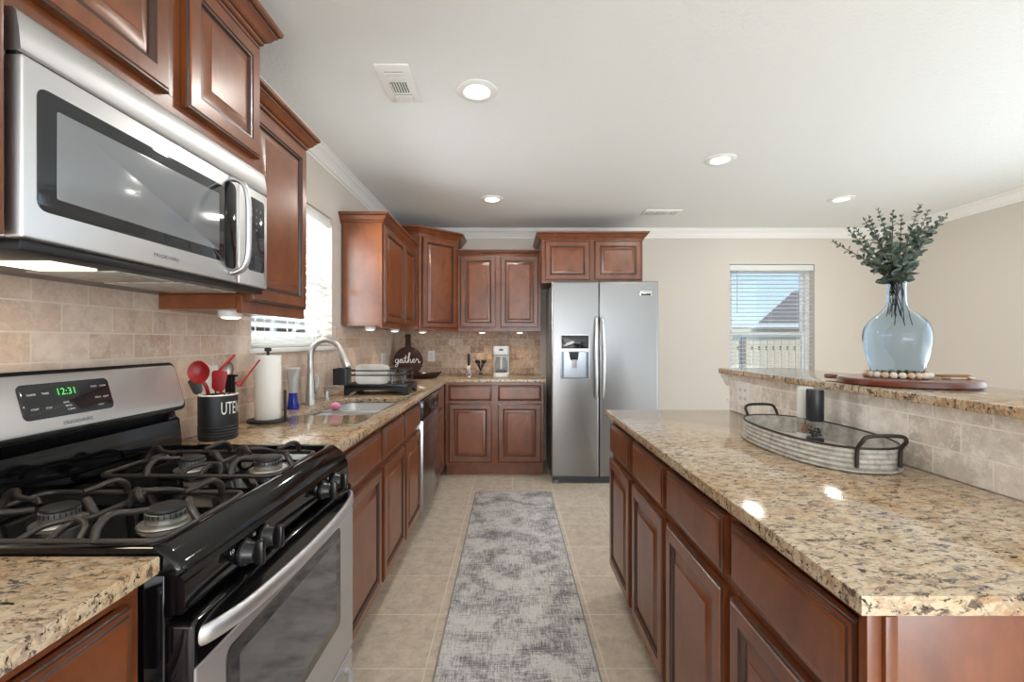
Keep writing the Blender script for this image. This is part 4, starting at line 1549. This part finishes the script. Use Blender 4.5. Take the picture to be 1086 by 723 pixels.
# handwritten "gather"
S = .0105
letters = [
    [(-9.2, 1.2), (-10.4, 1.9), (-11.6, 1.0), (-11.6, -.8), (-10.4, -1.5), (-9.3, -.2), (-8.9, 1.8), (-9.2, -1.5), (-9.8, -4.4), (-11.2, -5.2), (-12, -4.2), (-10.4, -2.6), (-7.8, -.6)],
    [(-7.8, -.6), (-6.6, .9), (-5.6, 1.6), (-7.0, 1.8), (-7.8, .4), (-7.2, -1.4), (-6.0, -1.0), (-5.1, 1.4), (-5.2, -.6), (-4.5, -1.5), (-3.6, -.6)],
    [(-3.6, -.6), (-2.8, 2.0), (-2.3, 5.6), (-2.7, 1.5), (-2.6, -.9), (-1.7, -1.4), (-.8, -.2)],
    [(-4.6, 2.7), (-2.8, 3.0), (-.8, 3.3)],
    [(-.8, -.2), (.6, 3.2), (1.5, 7.0), (.9, 7.6), (.2, 5.0), (.0, 1.0), (-.1, -1.5), (.4, .6), (1.4, 1.7), (2.0, .8), (2.0, -1.0), (2.8, -1.4), (3.8, -.4)],
    [(3.8, -.4), (5.2, .6), (5.4, 1.7), (4.4, 1.7), (3.9, .2), (4.6, -1.4), (5.8, -1.2), (6.8, .2)],
    [(6.8, .2), (7.6, 2.4), (7.8, 1.5), (9.0, 1.5), (9.2, .2), (9.3, -1.2), (10.2, -1.5), (11.2, -.5)],
]
bm = nb()
for st_ in letters:
    tube(bm, [ms(x * S, y * S + .0, .0155) for x, y in st_], .0034, 6, 5, up=SN, flat=(1, .4))
gt_.part('script_lettering', bm, WHITEPNT, smooth=60)

# long dish on the corner of the worktop with glass fillers
dxc, dyc = -.845, 4.30
bm = nb()
ls = []
for q, z in ((.02, .9165), (.55, .9165), (.75, .925), (1.0, .962), (1.0, .966), (.72, .931), (.5, .922), (.02, .922)):
    l = []
    for k in range(40):
        a = 2 * math.pi * k / 40
        ex = abs(math.cos(a))
        l.append((dxc + .20 * q * math.cos(a), dyc + .085 * q * math.sin(a), z + (.018 * ex ** 3 if q > .9 else 0)))
    ls.append(l)
loops(bm, ls)
solo('serving_dish', bm, WALNUT, 'shallow boat-shaped dark wooden dish in front of the round sign', 'dish', (dxc, dyc, .9155), smooth=50)
DECO = [mat('deco_pewter', lin(120, 124, 120), .25, .6), mat('deco_brown', lin(52, 36, 30), .4), mat('deco_pearl', lin(206, 204, 198), .3)]
dl = [(.07, .01, .022, 0, 'pewter ball at the tip end of the boat-shaped dish'), (.115, -.01, .018, 0, 'small pewter ball closest to the point of the boat-shaped dish'), (.025, 0, .026, 2, 'pearl white ball in the middle of the boat-shaped dish'), (-.03, .005, .028, 1, 'large dark brown ball in the boat-shaped dish'), (-.085, 0, .024, 2, 'pearl white ball at the sink end of the boat-shaped dish')]
for x, y, r_, mi_, lb in dl:
    bm = nb(); bmesh.ops.create_uvsphere(bm, u_segments=20, v_segments=12, radius=r_, matrix=Matrix.Translation((dxc + x, dyc + y, .9225 + r_)))
    solo('decorative_ball', bm, DECO[mi_], lb, 'decorative ball', (dxc + x, dyc + y, .9225), 'balls in the wooden dish')

# things on the far worktop
bx_, by_ = -.415, 4.55
t = T('milk_frother', 'milk frother with dark handle in a clear stand on the far worktop', 'milk frother', (bx_, by_, .915))
bm = nb(); lathe(bm, [(.036, .9155), (.036, .921), (.03, .925), (.006, .927)], (bx_, by_, 0), 24); t.part('stand_base', bm, CHROME)
bm = nb(); tube(bm, [(bx_ - .022, by_, .925), (bx_ - .014, by_, .985), (bx_ - .012, by_, 1.035)], .002, 8); tube(bm, [(bx_ + .022, by_, .925), (bx_ + .014, by_, .985), (bx_ + .012, by_, 1.035)], .002, 8)
tube(bm, [(bx_ + .012 * math.cos(a), by_ + .012 * math.sin(a), 1.035) for a in [R(k * 30) for k in range(12)]], .0022, 6, closed=True); t.part('stand_frame', bm, CHROME)
bm = nb(); lathe(bm, [(.006, 1.02), (.0145, 1.035), (.016, 1.08), (.014, 1.13), (.008, 1.142)], (bx_, by_, 0), 20); t.part('handle', bm, mat('frother_brown', lin(46, 32, 26), .35))
bm = nb(); tube(bm, [(bx_, by_, 1.022), (bx_, by_, .94)], .0016, 6); tube(bm, [(bx_ + .009 * math.cos(a), by_ + .009 * math.sin(a), .94) for a in [R(k * 36) for k in range(10)]], .0016, 6, closed=True); t.part('whisk', bm, CHROME)
cx_, cy_ = -.293, 4.50
t = T('glass_tumbler', 'small glass holding black stirring spoons beside the coffee maker', 'glass', (cx_, cy_, .915))
bm = nb(); lathe(bm, [(.024, .9155), (.026, .93), (.028, .985), (.0265, .985), (.0245, .932), (.004, .93)], (cx_, cy_, 0), 24); t.part('body', bm, CLEAR)
for k in range(6):
    a = R(k * 60 + 15)
    q = V3((math.cos(a), math.sin(a), 0))
    t = T('stirring_spoon', 'black stirring spoon fanned out in the small glass tumbler', 'spoon', (cx_, cy_, .931), 'stirring spoons in the glass')
    bm = nb(); tube(bm, [V3((cx_, cy_, .933)) - q * .018, V3((cx_, cy_, 1.0)) + q * .014, V3((cx_, cy_, 1.05)) + q * .038], .0042, 8); t.part('handle', bm, BLACKP)
    bm = spoon_head(V3((cx_, cy_, 1.064)) + q * .045, V3((0, 0, 1)) + q * .5, V3((0, -1, .1)), .011, .018, .004); t.part('bowl', bm, BLACKP)
# coffee maker
ox, oy = -.088, 4.50
t = T('coffee_maker', 'white drip coffee maker with glass carafe on the far worktop', 'coffee maker', (ox, oy, .915))
hw_ = .080
bm = nb(); loops(bm, [rr(ox - hw_ + i, ox + hw_ - i, oy - .085 + i, oy + .10 - i, .03, z) for i, z in ((.003, .9155), (0, .919), (0, .955), (.004, .960))]); t.part('base', bm, WHITEP)
bm = nb(); loops(bm, [rr(ox - hw_, ox + hw_, oy + .045, oy + .10, .02, z) for z in (.9605, 1.13)]); t.part('water_tank', bm, WHITEP)
bm = nb(); loops(bm, [rr(ox - hw_ + i, ox + hw_ - i, oy - .085 + i, oy + .10 - i, .03, z) for i, z in ((.012, 1.1305), (.003, 1.137), (0, 1.15), (0, 1.205), (.004, 1.216), (.012, 1.220))]); hd = t.part('brew_head', bm, WHITEP)
bm = nb(); box(bm, ox - .02, ox + .02, oy - .088, oy - .084, 1.176, 1.192, .002); t.part('display', bm, BLACKP, parent=hd)
bm = nb(); lathe(bm, [(.052, .9605), (.058, .966), (.058, .985)], (ox, oy - .022, 0), 24); t.part('warming_plate', bm, GREYP)
bm = nb(); lathe(bm, [(.055, .9855), (.062, .995), (.064, 1.03), (.060, 1.07), (.048, 1.10), (.046, 1.112), (.044, 1.112), (.046, 1.10), (.058, 1.07), (.062, 1.03), (.060, .997), (.004, .99)], (ox, oy - .022, 0), 32); cf = t.part('carafe', bm, CLEAR)
bm = nb(); lathe(bm, [(.047, 1.1122), (.049, 1.118), (.046, 1.126), (.004, 1.128)], (ox, oy - .022, 0), 24); t.part('carafe_lid', bm, WHITEP, parent=cf)
bm = nb(); tube(bm, [(ox, oy - .068, 1.108), (ox, oy - .100, 1.10), (ox, oy - .108, 1.05), (ox, oy - .098, 1.005), (ox, oy - .085, .998)], .0085, 10, 5, flat=(1.2, .7)); t.part('carafe_handle', bm, WHITEP, parent=cf, smooth=60)

# ------------------------------------------------------------------ outlets


def outlet(label, m, w=.072, h=.116, kind='outlet'):
    t = T('wall_outlet', label, 'outlet', m(0, 0, 0))
    bm = nb()
    loops(bm, [[m(u, v, nn) for u, v in rrect(-w / 2 + i, w / 2 - i, -h / 2 + i, h / 2 - i, .004, 3)] for i, nn in ((0, .0003), (0, .003), (.003, .006))])
    t.part('cover_plate', bm, WHITEP)
    for du in ([0] if w < .09 else [-.023, .023]):
        for v in (-.02, .02):
            bm = nb(); loops(bm, [[m(du + x, v + y, nn) for x, y in rrect(-.016, .016, -.014, .014, .010, 4)] for nn in (.0062, .0078)]); r_ = t.part('receptacle', bm, CREAM)
            bm = nb()
            for x in (-.006, .006):
                loops(bm, [[m(du + x + a, v + b, nn) for a, b in ((-.0012, -.005), (.0012, -.005), (.0012, .005), (-.0012, .005))] for nn in (.0078, .0083)])
            t.part('slots', bm, BLACKM, parent=r_)
    return t


yb_ = YB - TT
xl_ = XL + TT
outlet('white outlet on the tiled far wall beside the round sign', lambda u, v, nn: V3((-.842 + u, yb_ - nn, 1.109 + v)))
outlet('white outlet on the left wall tile behind the dish rack', lambda u, v, nn: V3((xl_ + nn, 4.20 + u, 1.10 + v)), .115)
outlet('white outlet on the tile behind the utensil crock', lambda u, v, nn: V3((xl_ + nn, 1.785 + u, 1.115 + v)))
outlet('white outlet on the island half-wall tile above the far end of the tray', lambda u, v, nn: V3((1.135 - nn, 2.195 - u, 1.012 + v)), .115)
# white bracket under the end of the bar ledge
bm = nb(); poly(bm, [(1.108, 2.366, 1.1005), (1.185, 2.366, 1.1005), (1.185, 2.366, 1.03), (1.140, 2.366, 1.036)], (0, .03, 0), .002)
solo('bar_bracket', bm, WHITE, 'small white bracket under the far end of the bar ledge', 'bracket', (1.16, 2.38, 1.03))

# ------------------------------------------------------------------ island: tray, grinders, board, vase
tx, ty, ta, tb = .985, 1.487, .148, .285


def stad(a, b, z, k=56, e=2.35):
    o = []
    for i in range(k):
        q = 2 * math.pi * i / k
        cs, sn = math.cos(q), math.sin(q)
        o.append((tx + a * (1 if cs >= 0 else -1) * abs(cs) ** (2 / e), ty + b * (1 if sn >= 0 else -1) * abs(sn) ** (2 / e), z))
    return o


t = T('metal_tray', 'long oval galvanised corrugated metal tray on the island', 'tray', (tx, ty, .915))
bm = nb()
ls = [stad(ta - .002, tb - .002, .9156), stad(ta + .003, tb + .003, .917), stad(ta + .003, tb + .003, .922)]
z = .924
for k in range(4):
    ls += [stad(ta - .004, tb - .004, z), stad(ta - .0005, tb - .0005, z + .004), stad(ta + .0005, tb + .0005, z + .007), stad(ta - .003, tb - .003, z + .011)]
    z += .0135
ls += [stad(ta - .002, tb - .002, .981), stad(ta - .006, tb - .006, .981), stad(ta - .008, tb - .008, .9195), stad(.004, .008, .9190)]
loops(bm, ls)
t.part('body', bm, GALV, smooth=45)
bm = nb(); loops(bm, [stad(ta - .0085, tb - .0085, .9197), stad(ta - .0085, tb - .0085, .9212)]); t.part('liner', bm, mat('whitewashed_wood', lin(226, 220, 210), .6))
bm = nb(); tube(bm, stad(ta - .003, tb - .003, .982), .0034, 8, closed=True); t.part('rim_wire', bm, mat('dark_iron', lin(58, 54, 50), .45, .6), smooth=60)
bm = nb(); tube(bm, stad(ta + .003, tb + .003, .920), .003, 8, closed=True); t.part('base_rim', bm, GALV, smooth=60)
DI = bpy.data.materials['dark_iron']
for s in (-1, 1):
    bm = nb()
    ye = ty + s * (tb + .004)
    w_ = .058
    tube(bm, [(tx - w_, ye - s * .012, .932), (tx - w_, ye - s * .010, .980), (tx - w_, ye + s * .006, 1.004), (tx - w_ + .012, ye + s * .010, 1.018), (tx, ye + s * .011, 1.021), (tx + w_ - .012, ye + s * .010, 1.018), (tx + w_, ye + s * .006, 1.004), (tx + w_, ye - s * .010, .980), (tx + w_, ye - s * .012, .932)], .0052, 10, 5)
    t.part('handle', bm, DI, smooth=60)


def grinder(label, x, y, topm, cont, contlabel):
    t = T('spice_grinder', label, 'grinder', (x, y, .9215))
    bm = nb(); lathe(bm, [(.0252, .9215), (.026, .924), (.026, .942), (.0243, .944)], (x, y, 0), 32); t.part('grinding_base', bm, topm)
    bm = nb(); lathe(bm, [(.0248, .9445), (.0248, .999), (.0230, .999), (.0230, .946)], (x, y, 0), 32); jar = t.part('jar', bm, CLEAR)
    bm = nb()
    for k in range(70):
        a, q = random.uniform(0, 6.28), math.sqrt(random.random()) * .019
        zz = .948 + random.random() * .030
        bmesh.ops.create_icosphere(bm, subdivisions=1, radius=random.uniform(.0026, .0036), matrix=Matrix.Translation((x + q * math.cos(a), y + q * math.sin(a), zz)))
    t.part(contlabel, bm, cont, parent=jar, kind='stuff')
    bm = nb(); tube(bm, [(x, y, .946), (x, y, .998)], .003, 8); t.part('shaft', bm, CHROME, parent=jar)
    bm = nb(); lathe(bm, [(.0243, .9992), (.026, 1.002), (.026, 1.1), (.0245, 1.1065), (.004, 1.107)], (x, y, 0), 32); t.part('motor_housing', bm, topm)
    return t


grinder('black electric pepper grinder standing in the metal tray', 1.034, 1.535, mat('grinder_black', lin(30, 32, 38), .4), mat('peppercorns', lin(42, 34, 30), .7), 'peppercorns')
grinder('white electric salt grinder standing behind the black one in the tray', 1.048, 1.607, WHITEP, mat('pink_salt', lin(206, 150, 138), .6), 'salt_crystals')

# round board on the bar ledge
wx, wy, wr = 1.302, 1.49, .185
t = T('round_serving_board', 'round dark red wooden serving board under the blue vase', 'serving board', (wx, wy, 1.127))
bm = nb(); lathe(bm, [(wr - .006, 1.1275), (wr, 1.132), (wr, 1.144), (wr - .004, 1.149), (wr - .03, 1.150), (.01, 1.150)], (wx, wy, 0), 72); t.part('board', bm, ROSEWOOD)
bm = nb(); box(bm, wx + wr - .006, wx + wr + .058, wy - .018, wy + .018, 1.131, 1.148, .006)
bmesh.ops.rotate(bm, cent=(wx, wy, 1.14), matrix=Matrix.Rotation(R(117), 3, 'Z'), verts=bm.verts)
t.part('grip', bm, ROSEWOOD)
vx, vy = 1.272, 1.49
# vase
t = T('glass_vase', 'pale blue glass demijohn vase on the round board', 'vase', (vx, vy, 1.150))
VS = .765
outp = [(.074, 1.1505), (.082, 1.1535), (.094, 1.182), (.108, 1.225), (.1165, 1.268), (.117, 1.295), (.110, 1.320), (.092, 1.342), (.066, 1.360), (.047, 1.374), (.037, 1.390), (.034, 1.412), (.033, 1.440), (.034, 1.452), (.036, 1.458), (.035, 1.463)]
outp = [(r_ * VS, z) for r_, z in outp]
inp = [(max(r_ - .0026, .004), z + (.003 if i < 2 else 0)) for i, (r_, z) in enumerate(outp)][::-1] + [(.004, 1.1545)]
bm = nb()
pts = catmull([(r_, 0, z) for r_, z in outp], 3)
ptsi = catmull([(r_, 0, z) for r_, z in inp], 3)
rings = lathe(bm, [(p.x, p.z) for p in pts] + [(p.x, p.z) for p in ptsi], (vx, vy, 0), 56)
for ring in rings[:len(pts)]:
    for v in ring:
        a = math.atan2(v.co.y - vy, v.co.x - vx)
        d = 1 + .012 * math.sin(3 * a + v.co.z * 40) * (1 if v.co.z < 1.35 else 0)
        v.co.x = vx + (v.co.x - vx) * d
        v.co.y = vy + (v.co.y - vy) * d
t.part('body', bm, BLUEG, smooth=80)
# bead garland: one string round the foot of the vase
t = T('bead_garland', 'pale wooden bead garland with tassels around the foot of the vase', 'garland', (vx, vy, 1.150))
BEADS = [BEAD, mat('pale_beads', lin(228, 214, 198), .6), mat('tan_beads', lin(208, 178, 148), .6)]
rad = .0815
nbead = 24
for k in range(nbead):
    a = 2 * math.pi * k / nbead
    rz = .0105
    bm = nb(); bmesh.ops.create_uvsphere(bm, u_segments=16, v_segments=10, radius=rz, matrix=Matrix.Translation((vx + rad * math.cos(a), vy + rad * math.sin(a), 1.1505 + rz)))
    t.part('bead', bm, BEADS[k % 3 if k % 5 else 1])
for (dx, dy), (ex, ey) in (((.082, -.03), (.150, -.085)), ((.078, .05), (.140, .110))):
    bm = nb()
    for k in range(14):
        o_ = V3((random.uniform(-.006, .006), random.uniform(-.006, .006), random.uniform(0, .010)))
        tube(bm, [V3((vx + dx, vy + dy, 1.158)) + o_ * .4, V3((vx + ex, vy + ey, 1.1525)) + o_ * 1.2], .0016, 5)
    t.part('tassel', bm, TASSEL)
bm = nb(); box(bm, 1.352, 1.452, 1.40, 1.428, 1.1505, 1.157, .002)
bmesh.ops.rotate(bm, cent=(1.40, 1.414, 1.15), matrix=Matrix.Rotation(R(12), 3, 'Z'), verts=bm.verts)
solo('wooden_spreader', bm, mat('pale_wood', lin(196, 176, 156), .6), 'flat pale wooden strip lying on the round board beside the beads', 'spreader', (1.40, 1.414, 1.1505))

# eucalyptus
tips = [(883, 256, 1.50, .2), (898, 241, 1.44, .1), (906, 240, 1.56, .1), (915, 230, 1.47, 0), (921, 228, 1.55, 0), (931, 222, 1.50, 0), (938, 240, 1.40, 0), (947, 224, 1.56, 0), (956, 229, 1.44, 0),
        (976, 217, 1.50, 0), (968, 238, 1.38, 0), (985, 222, 1.45, 0), (987, 232, 1.57, 0), (998, 230, 1.52, 0), (1005, 227, 1.48, -.1)]
tips.sort(key=lambda q: (P(q[0], q[1], q[2]).x))
ordn = ['first', 'second', 'third', 'fourth', 'fifth', 'sixth', 'seventh', 'eighth', 'ninth', 'tenth', 'eleventh', 'twelfth', 'thirteenth', 'fourteenth', 'fifteenth']
NT = len(tips)
for k, (tpx, tpy, tY, sag) in enumerate(tips):
    if k == 0:
        lb = 'eucalyptus stem reaching out lowest at the left of the blue vase'
    elif k == NT - 1:
        lb = 'eucalyptus stem whose tip reaches furthest to the right'
    else:
        lb = 'eucalyptus stem, %s from the left by its tip in the blue vase' % ordn[k]
    tip = P(tpx, tpy, tY)
    mouth = V3((vx + .013 * math.cos(k * 2.4), vy + .013 * math.sin(k * 2.4), 1.455))
    dirx = tip - mouth
    foot = V3((vx - dirx.x * .18 + random.uniform(-.01, .01), vy - dirx.y * .25, 1.335 + random.uniform(-.02, .04)))
    midp = mouth.lerp(tip, .45) + V3((0, 0, .012 + sag * -.02))
    path = catmull([foot, mouth, midp, tip], 14)
    t = T('eucalyptus_stem', lb, 'eucalyptus stem', mouth, 'eucalyptus stems in the blue vase')
    bm = nb(); tube(bm, path, [(.0012 if i < 10 else .0022) * (1 - .55 * i / len(path)) for i in range(len(path))], 6); t.part('stem', bm, STEM, smooth=60)
    lf = nb()
    L_ = sum((path[i + 1] - path[i]).length for i in range(14, len(path) - 1))
    acc, nxt, tw = 0, .012, random.uniform(0, 3)
    for i in range(14, len(path) - 1):
        seg_ = path[i + 1] - path[i]
        d = seg_.normalized()
        sl_ = seg_.length
        while acc + sl_ >= nxt:
            fr_ = nxt / L_
            pos = path[i] + d * (nxt - acc)
            size = (.0205 * (1 - fr_) + .0042 * fr_) * random.uniform(.8, 1.15)
            if fr_ < .08:
                size *= .9
            s0 = d.orthogonal().normalized()
            s1 = d.cross(s0)
            for sg in (0, math.pi):
                a = tw + sg + random.uniform(-.3, .3)
                out = (s0 * math.cos(a) + s1 * math.sin(a))
                ax = (out * .85 + d * random.uniform(.25, .8)).normalized()
                nn = ax.cross(d)
                if nn.length < .05:
                    nn = s1
                nn.normalize()
                nn = (ax.cross(nn) + nn * random.uniform(-.9, .9)).normalized()
                sd_ = ax.cross(nn).normalized()
                c_ = pos + ax * size * 1.1
                top, bot = [], []
                for q in range(10):
                    an = 2 * math.pi * q / 10
                    p_ = c_ + ax * math.cos(an) * size + sd_ * math.sin(an) * size * .82 + nn * (.16 * size * math.cos(an) ** 2)
                    top.append(p_ + nn * .0004); bot.append(p_ - nn * .0004)
                loops(lf, [bot, top])
            tw += 1.45
            nxt += .012 + .016 * (1 - fr_) * random.uniform(.8, 1.1)
        acc += sl_
    t.part('leaves', lf, LEAF, smooth=0)

# ------------------------------------------------------------------ rug
bm = nb()
x0, x1, y0, y1 = -.284, .336, 1.15, 3.80
box(bm, x0, x1, y0, y1, .0005, .0075, .003)
t = T('runner_rug', 'distressed grey and cream runner rug down the aisle', 'rug', (.026, 2.5, 0))
t.part('pile', bm, RUG)
bm = nb()
tube(bm, [(x, y, .0045) for x, y in rrect(x0 - .0035, x1 + .0035, y0 - .0035, y1 + .0035, .01, 3)], .0035, 6, closed=True)
t.part('bound_edge', bm, mat('rug_binding', lin(158, 156, 154), .9))

# ------------------------------------------------------------------ ceiling fittings and under-cabinet lights
cans = [(-.158, 2.162, 'round recessed ceiling light beside the long vent, nearest the camera'), (1.385, 2.982, 'round recessed ceiling light above the island worktop'), (-.151, 3.815, 'round recessed ceiling light in front of the wall cabinets by the far run'), (2.79, 3.81, 'round recessed ceiling light above the eucalyptus near the far window')]
for x, y, lb in cans:
    t = T('recessed_light', lb, 'ceiling light', (x, y, ZC), 'recessed ceiling lights')
    bm = nb(); lathe(bm, [(.098, ZC - .0005), (.098, ZC - .004), (.092, ZC - .008), (.066, ZC - .010), (.056, ZC - .004), (.056, ZC - .0005)], (x, y, 0), 40, cap0=False, cap1=False); t.part('trim_ring', bm, WHITE)
    bm = nb(); lathe(bm, [(.0558, ZC - .0008), (.0558, ZC - .0045), (.002, ZC - .005)], (x, y, 0), 32); t.part('lens', bm, LAMP)
    d = bpy.data.lights.new('recessed_lamp', 'AREA'); d.shape = 'DISK'; d.size = .10; d.energy = 4.5; d.color = (1, .95, .87)
    o = bpy.data.objects.new('recessed_lamp', d); o.location = (x, y, ZC - .014); COL.objects.link(o)


def vent(label, x0, x1, y0, y1, long_y):
    t = T('ceiling_vent', label, 'vent', ((x0 + x1) / 2, (y0 + y1) / 2, ZC), 'ceiling vents')
    bm = nb(); box(bm, x0, x1, y0, y1, ZC - .008, ZC - .0005, .002); t.part('plate', bm, WHITE)
    bm = nb()
    DK = mat('vent_dark', lin(74, 76, 78), .8)
    lx, ly = x1 - x0, y1 - y0
    bl_ = []
    if long_y:
        for f0, f1 in ((.16, .36), (.43, .70), (.77, .93)):
            bl_.append((x0 + lx * .22, x1 - lx * .22, y0 + ly * f0, y0 + ly * f1))
    else:
        for f0, f1 in ((.06, .28), (.34, .68), (.74, .94)):
            bl_.append((x0 + lx * f0, x0 + lx * f1, y0 + ly * .26, y1 - ly * .26))
    for b in bl_:
        box(bm, *b, ZC - .0088, ZC - .0081)
    t.part('duct_opening', bm, DK)
    bm = nb()
    for i, b in enumerate(bl_):
        if i == 1 and long_y or (not long_y):
            x = b[0] + .004
            while x < b[1] - .004:
                box(bm, x, x + .0055, b[2], b[3], ZC - .014, ZC - .009); x += .0125
        else:
            y = b[2] + .003
            while y < b[3] - .003:
                box(bm, b[0], b[1], y, y + .0065, ZC - .014, ZC - .009); y += .0105
    t.part('louvers', bm, WHITE)


vent('white ceiling vent with three louvre banks nearest the camera', -.59, -.44, 1.95, 2.255, True)
vent('small flat white ceiling vent above the refrigerator', 1.24, 1.575, 4.12, 4.29, False)
pucks = [(-1.0, 1.62, 'under-cabinet puck light beside the microwave'), (-1.03, 3.33, 'under-cabinet puck light at the window end of the far left cabinet'), (-1.0, 3.92, 'under-cabinet puck light at the corner end of the far left cabinet'), (-.86, 4.44, 'under-cabinet puck light below the diagonal corner cabinet'), (-.29, 4.68, 'under-cabinet puck light above the stirring spoons'), (.10, 4.68, 'under-cabinet puck light between the coffee maker and the refrigerator')]
for x, y, lb in pucks:
    t = T('puck_light', lb, 'under-cabinet light', (x, y, ZU), 'under-cabinet puck lights')
    zt_ = ZU + .0115
    bm = nb(); lathe(bm, [(.040, zt_), (.040, zt_ - .018), (.037, zt_ - .022), (.031, zt_ - .022), (.031, zt_ - .018)], (x, y, 0), 28); t.part('housing', bm, WHITEP)
    bm = nb(); lathe(bm, [(.0308, zt_ - .0185), (.0308, zt_ - .023), (.024, zt_ - .027), (.002, zt_ - .029)], (x, y, 0), 28); t.part('lens', bm, PUCK)
    d = bpy.data.lights.new('puck_lamp', 'SPOT'); d.spot_size = R(110); d.spot_blend = .7; d.energy = 2.0; d.color = (1, .82, .58); d.shadow_soft_size = .025
    o = bpy.data.objects.new('puck_lamp', d); o.location = (x, y, zt_ - .034); COL.objects.link(o)
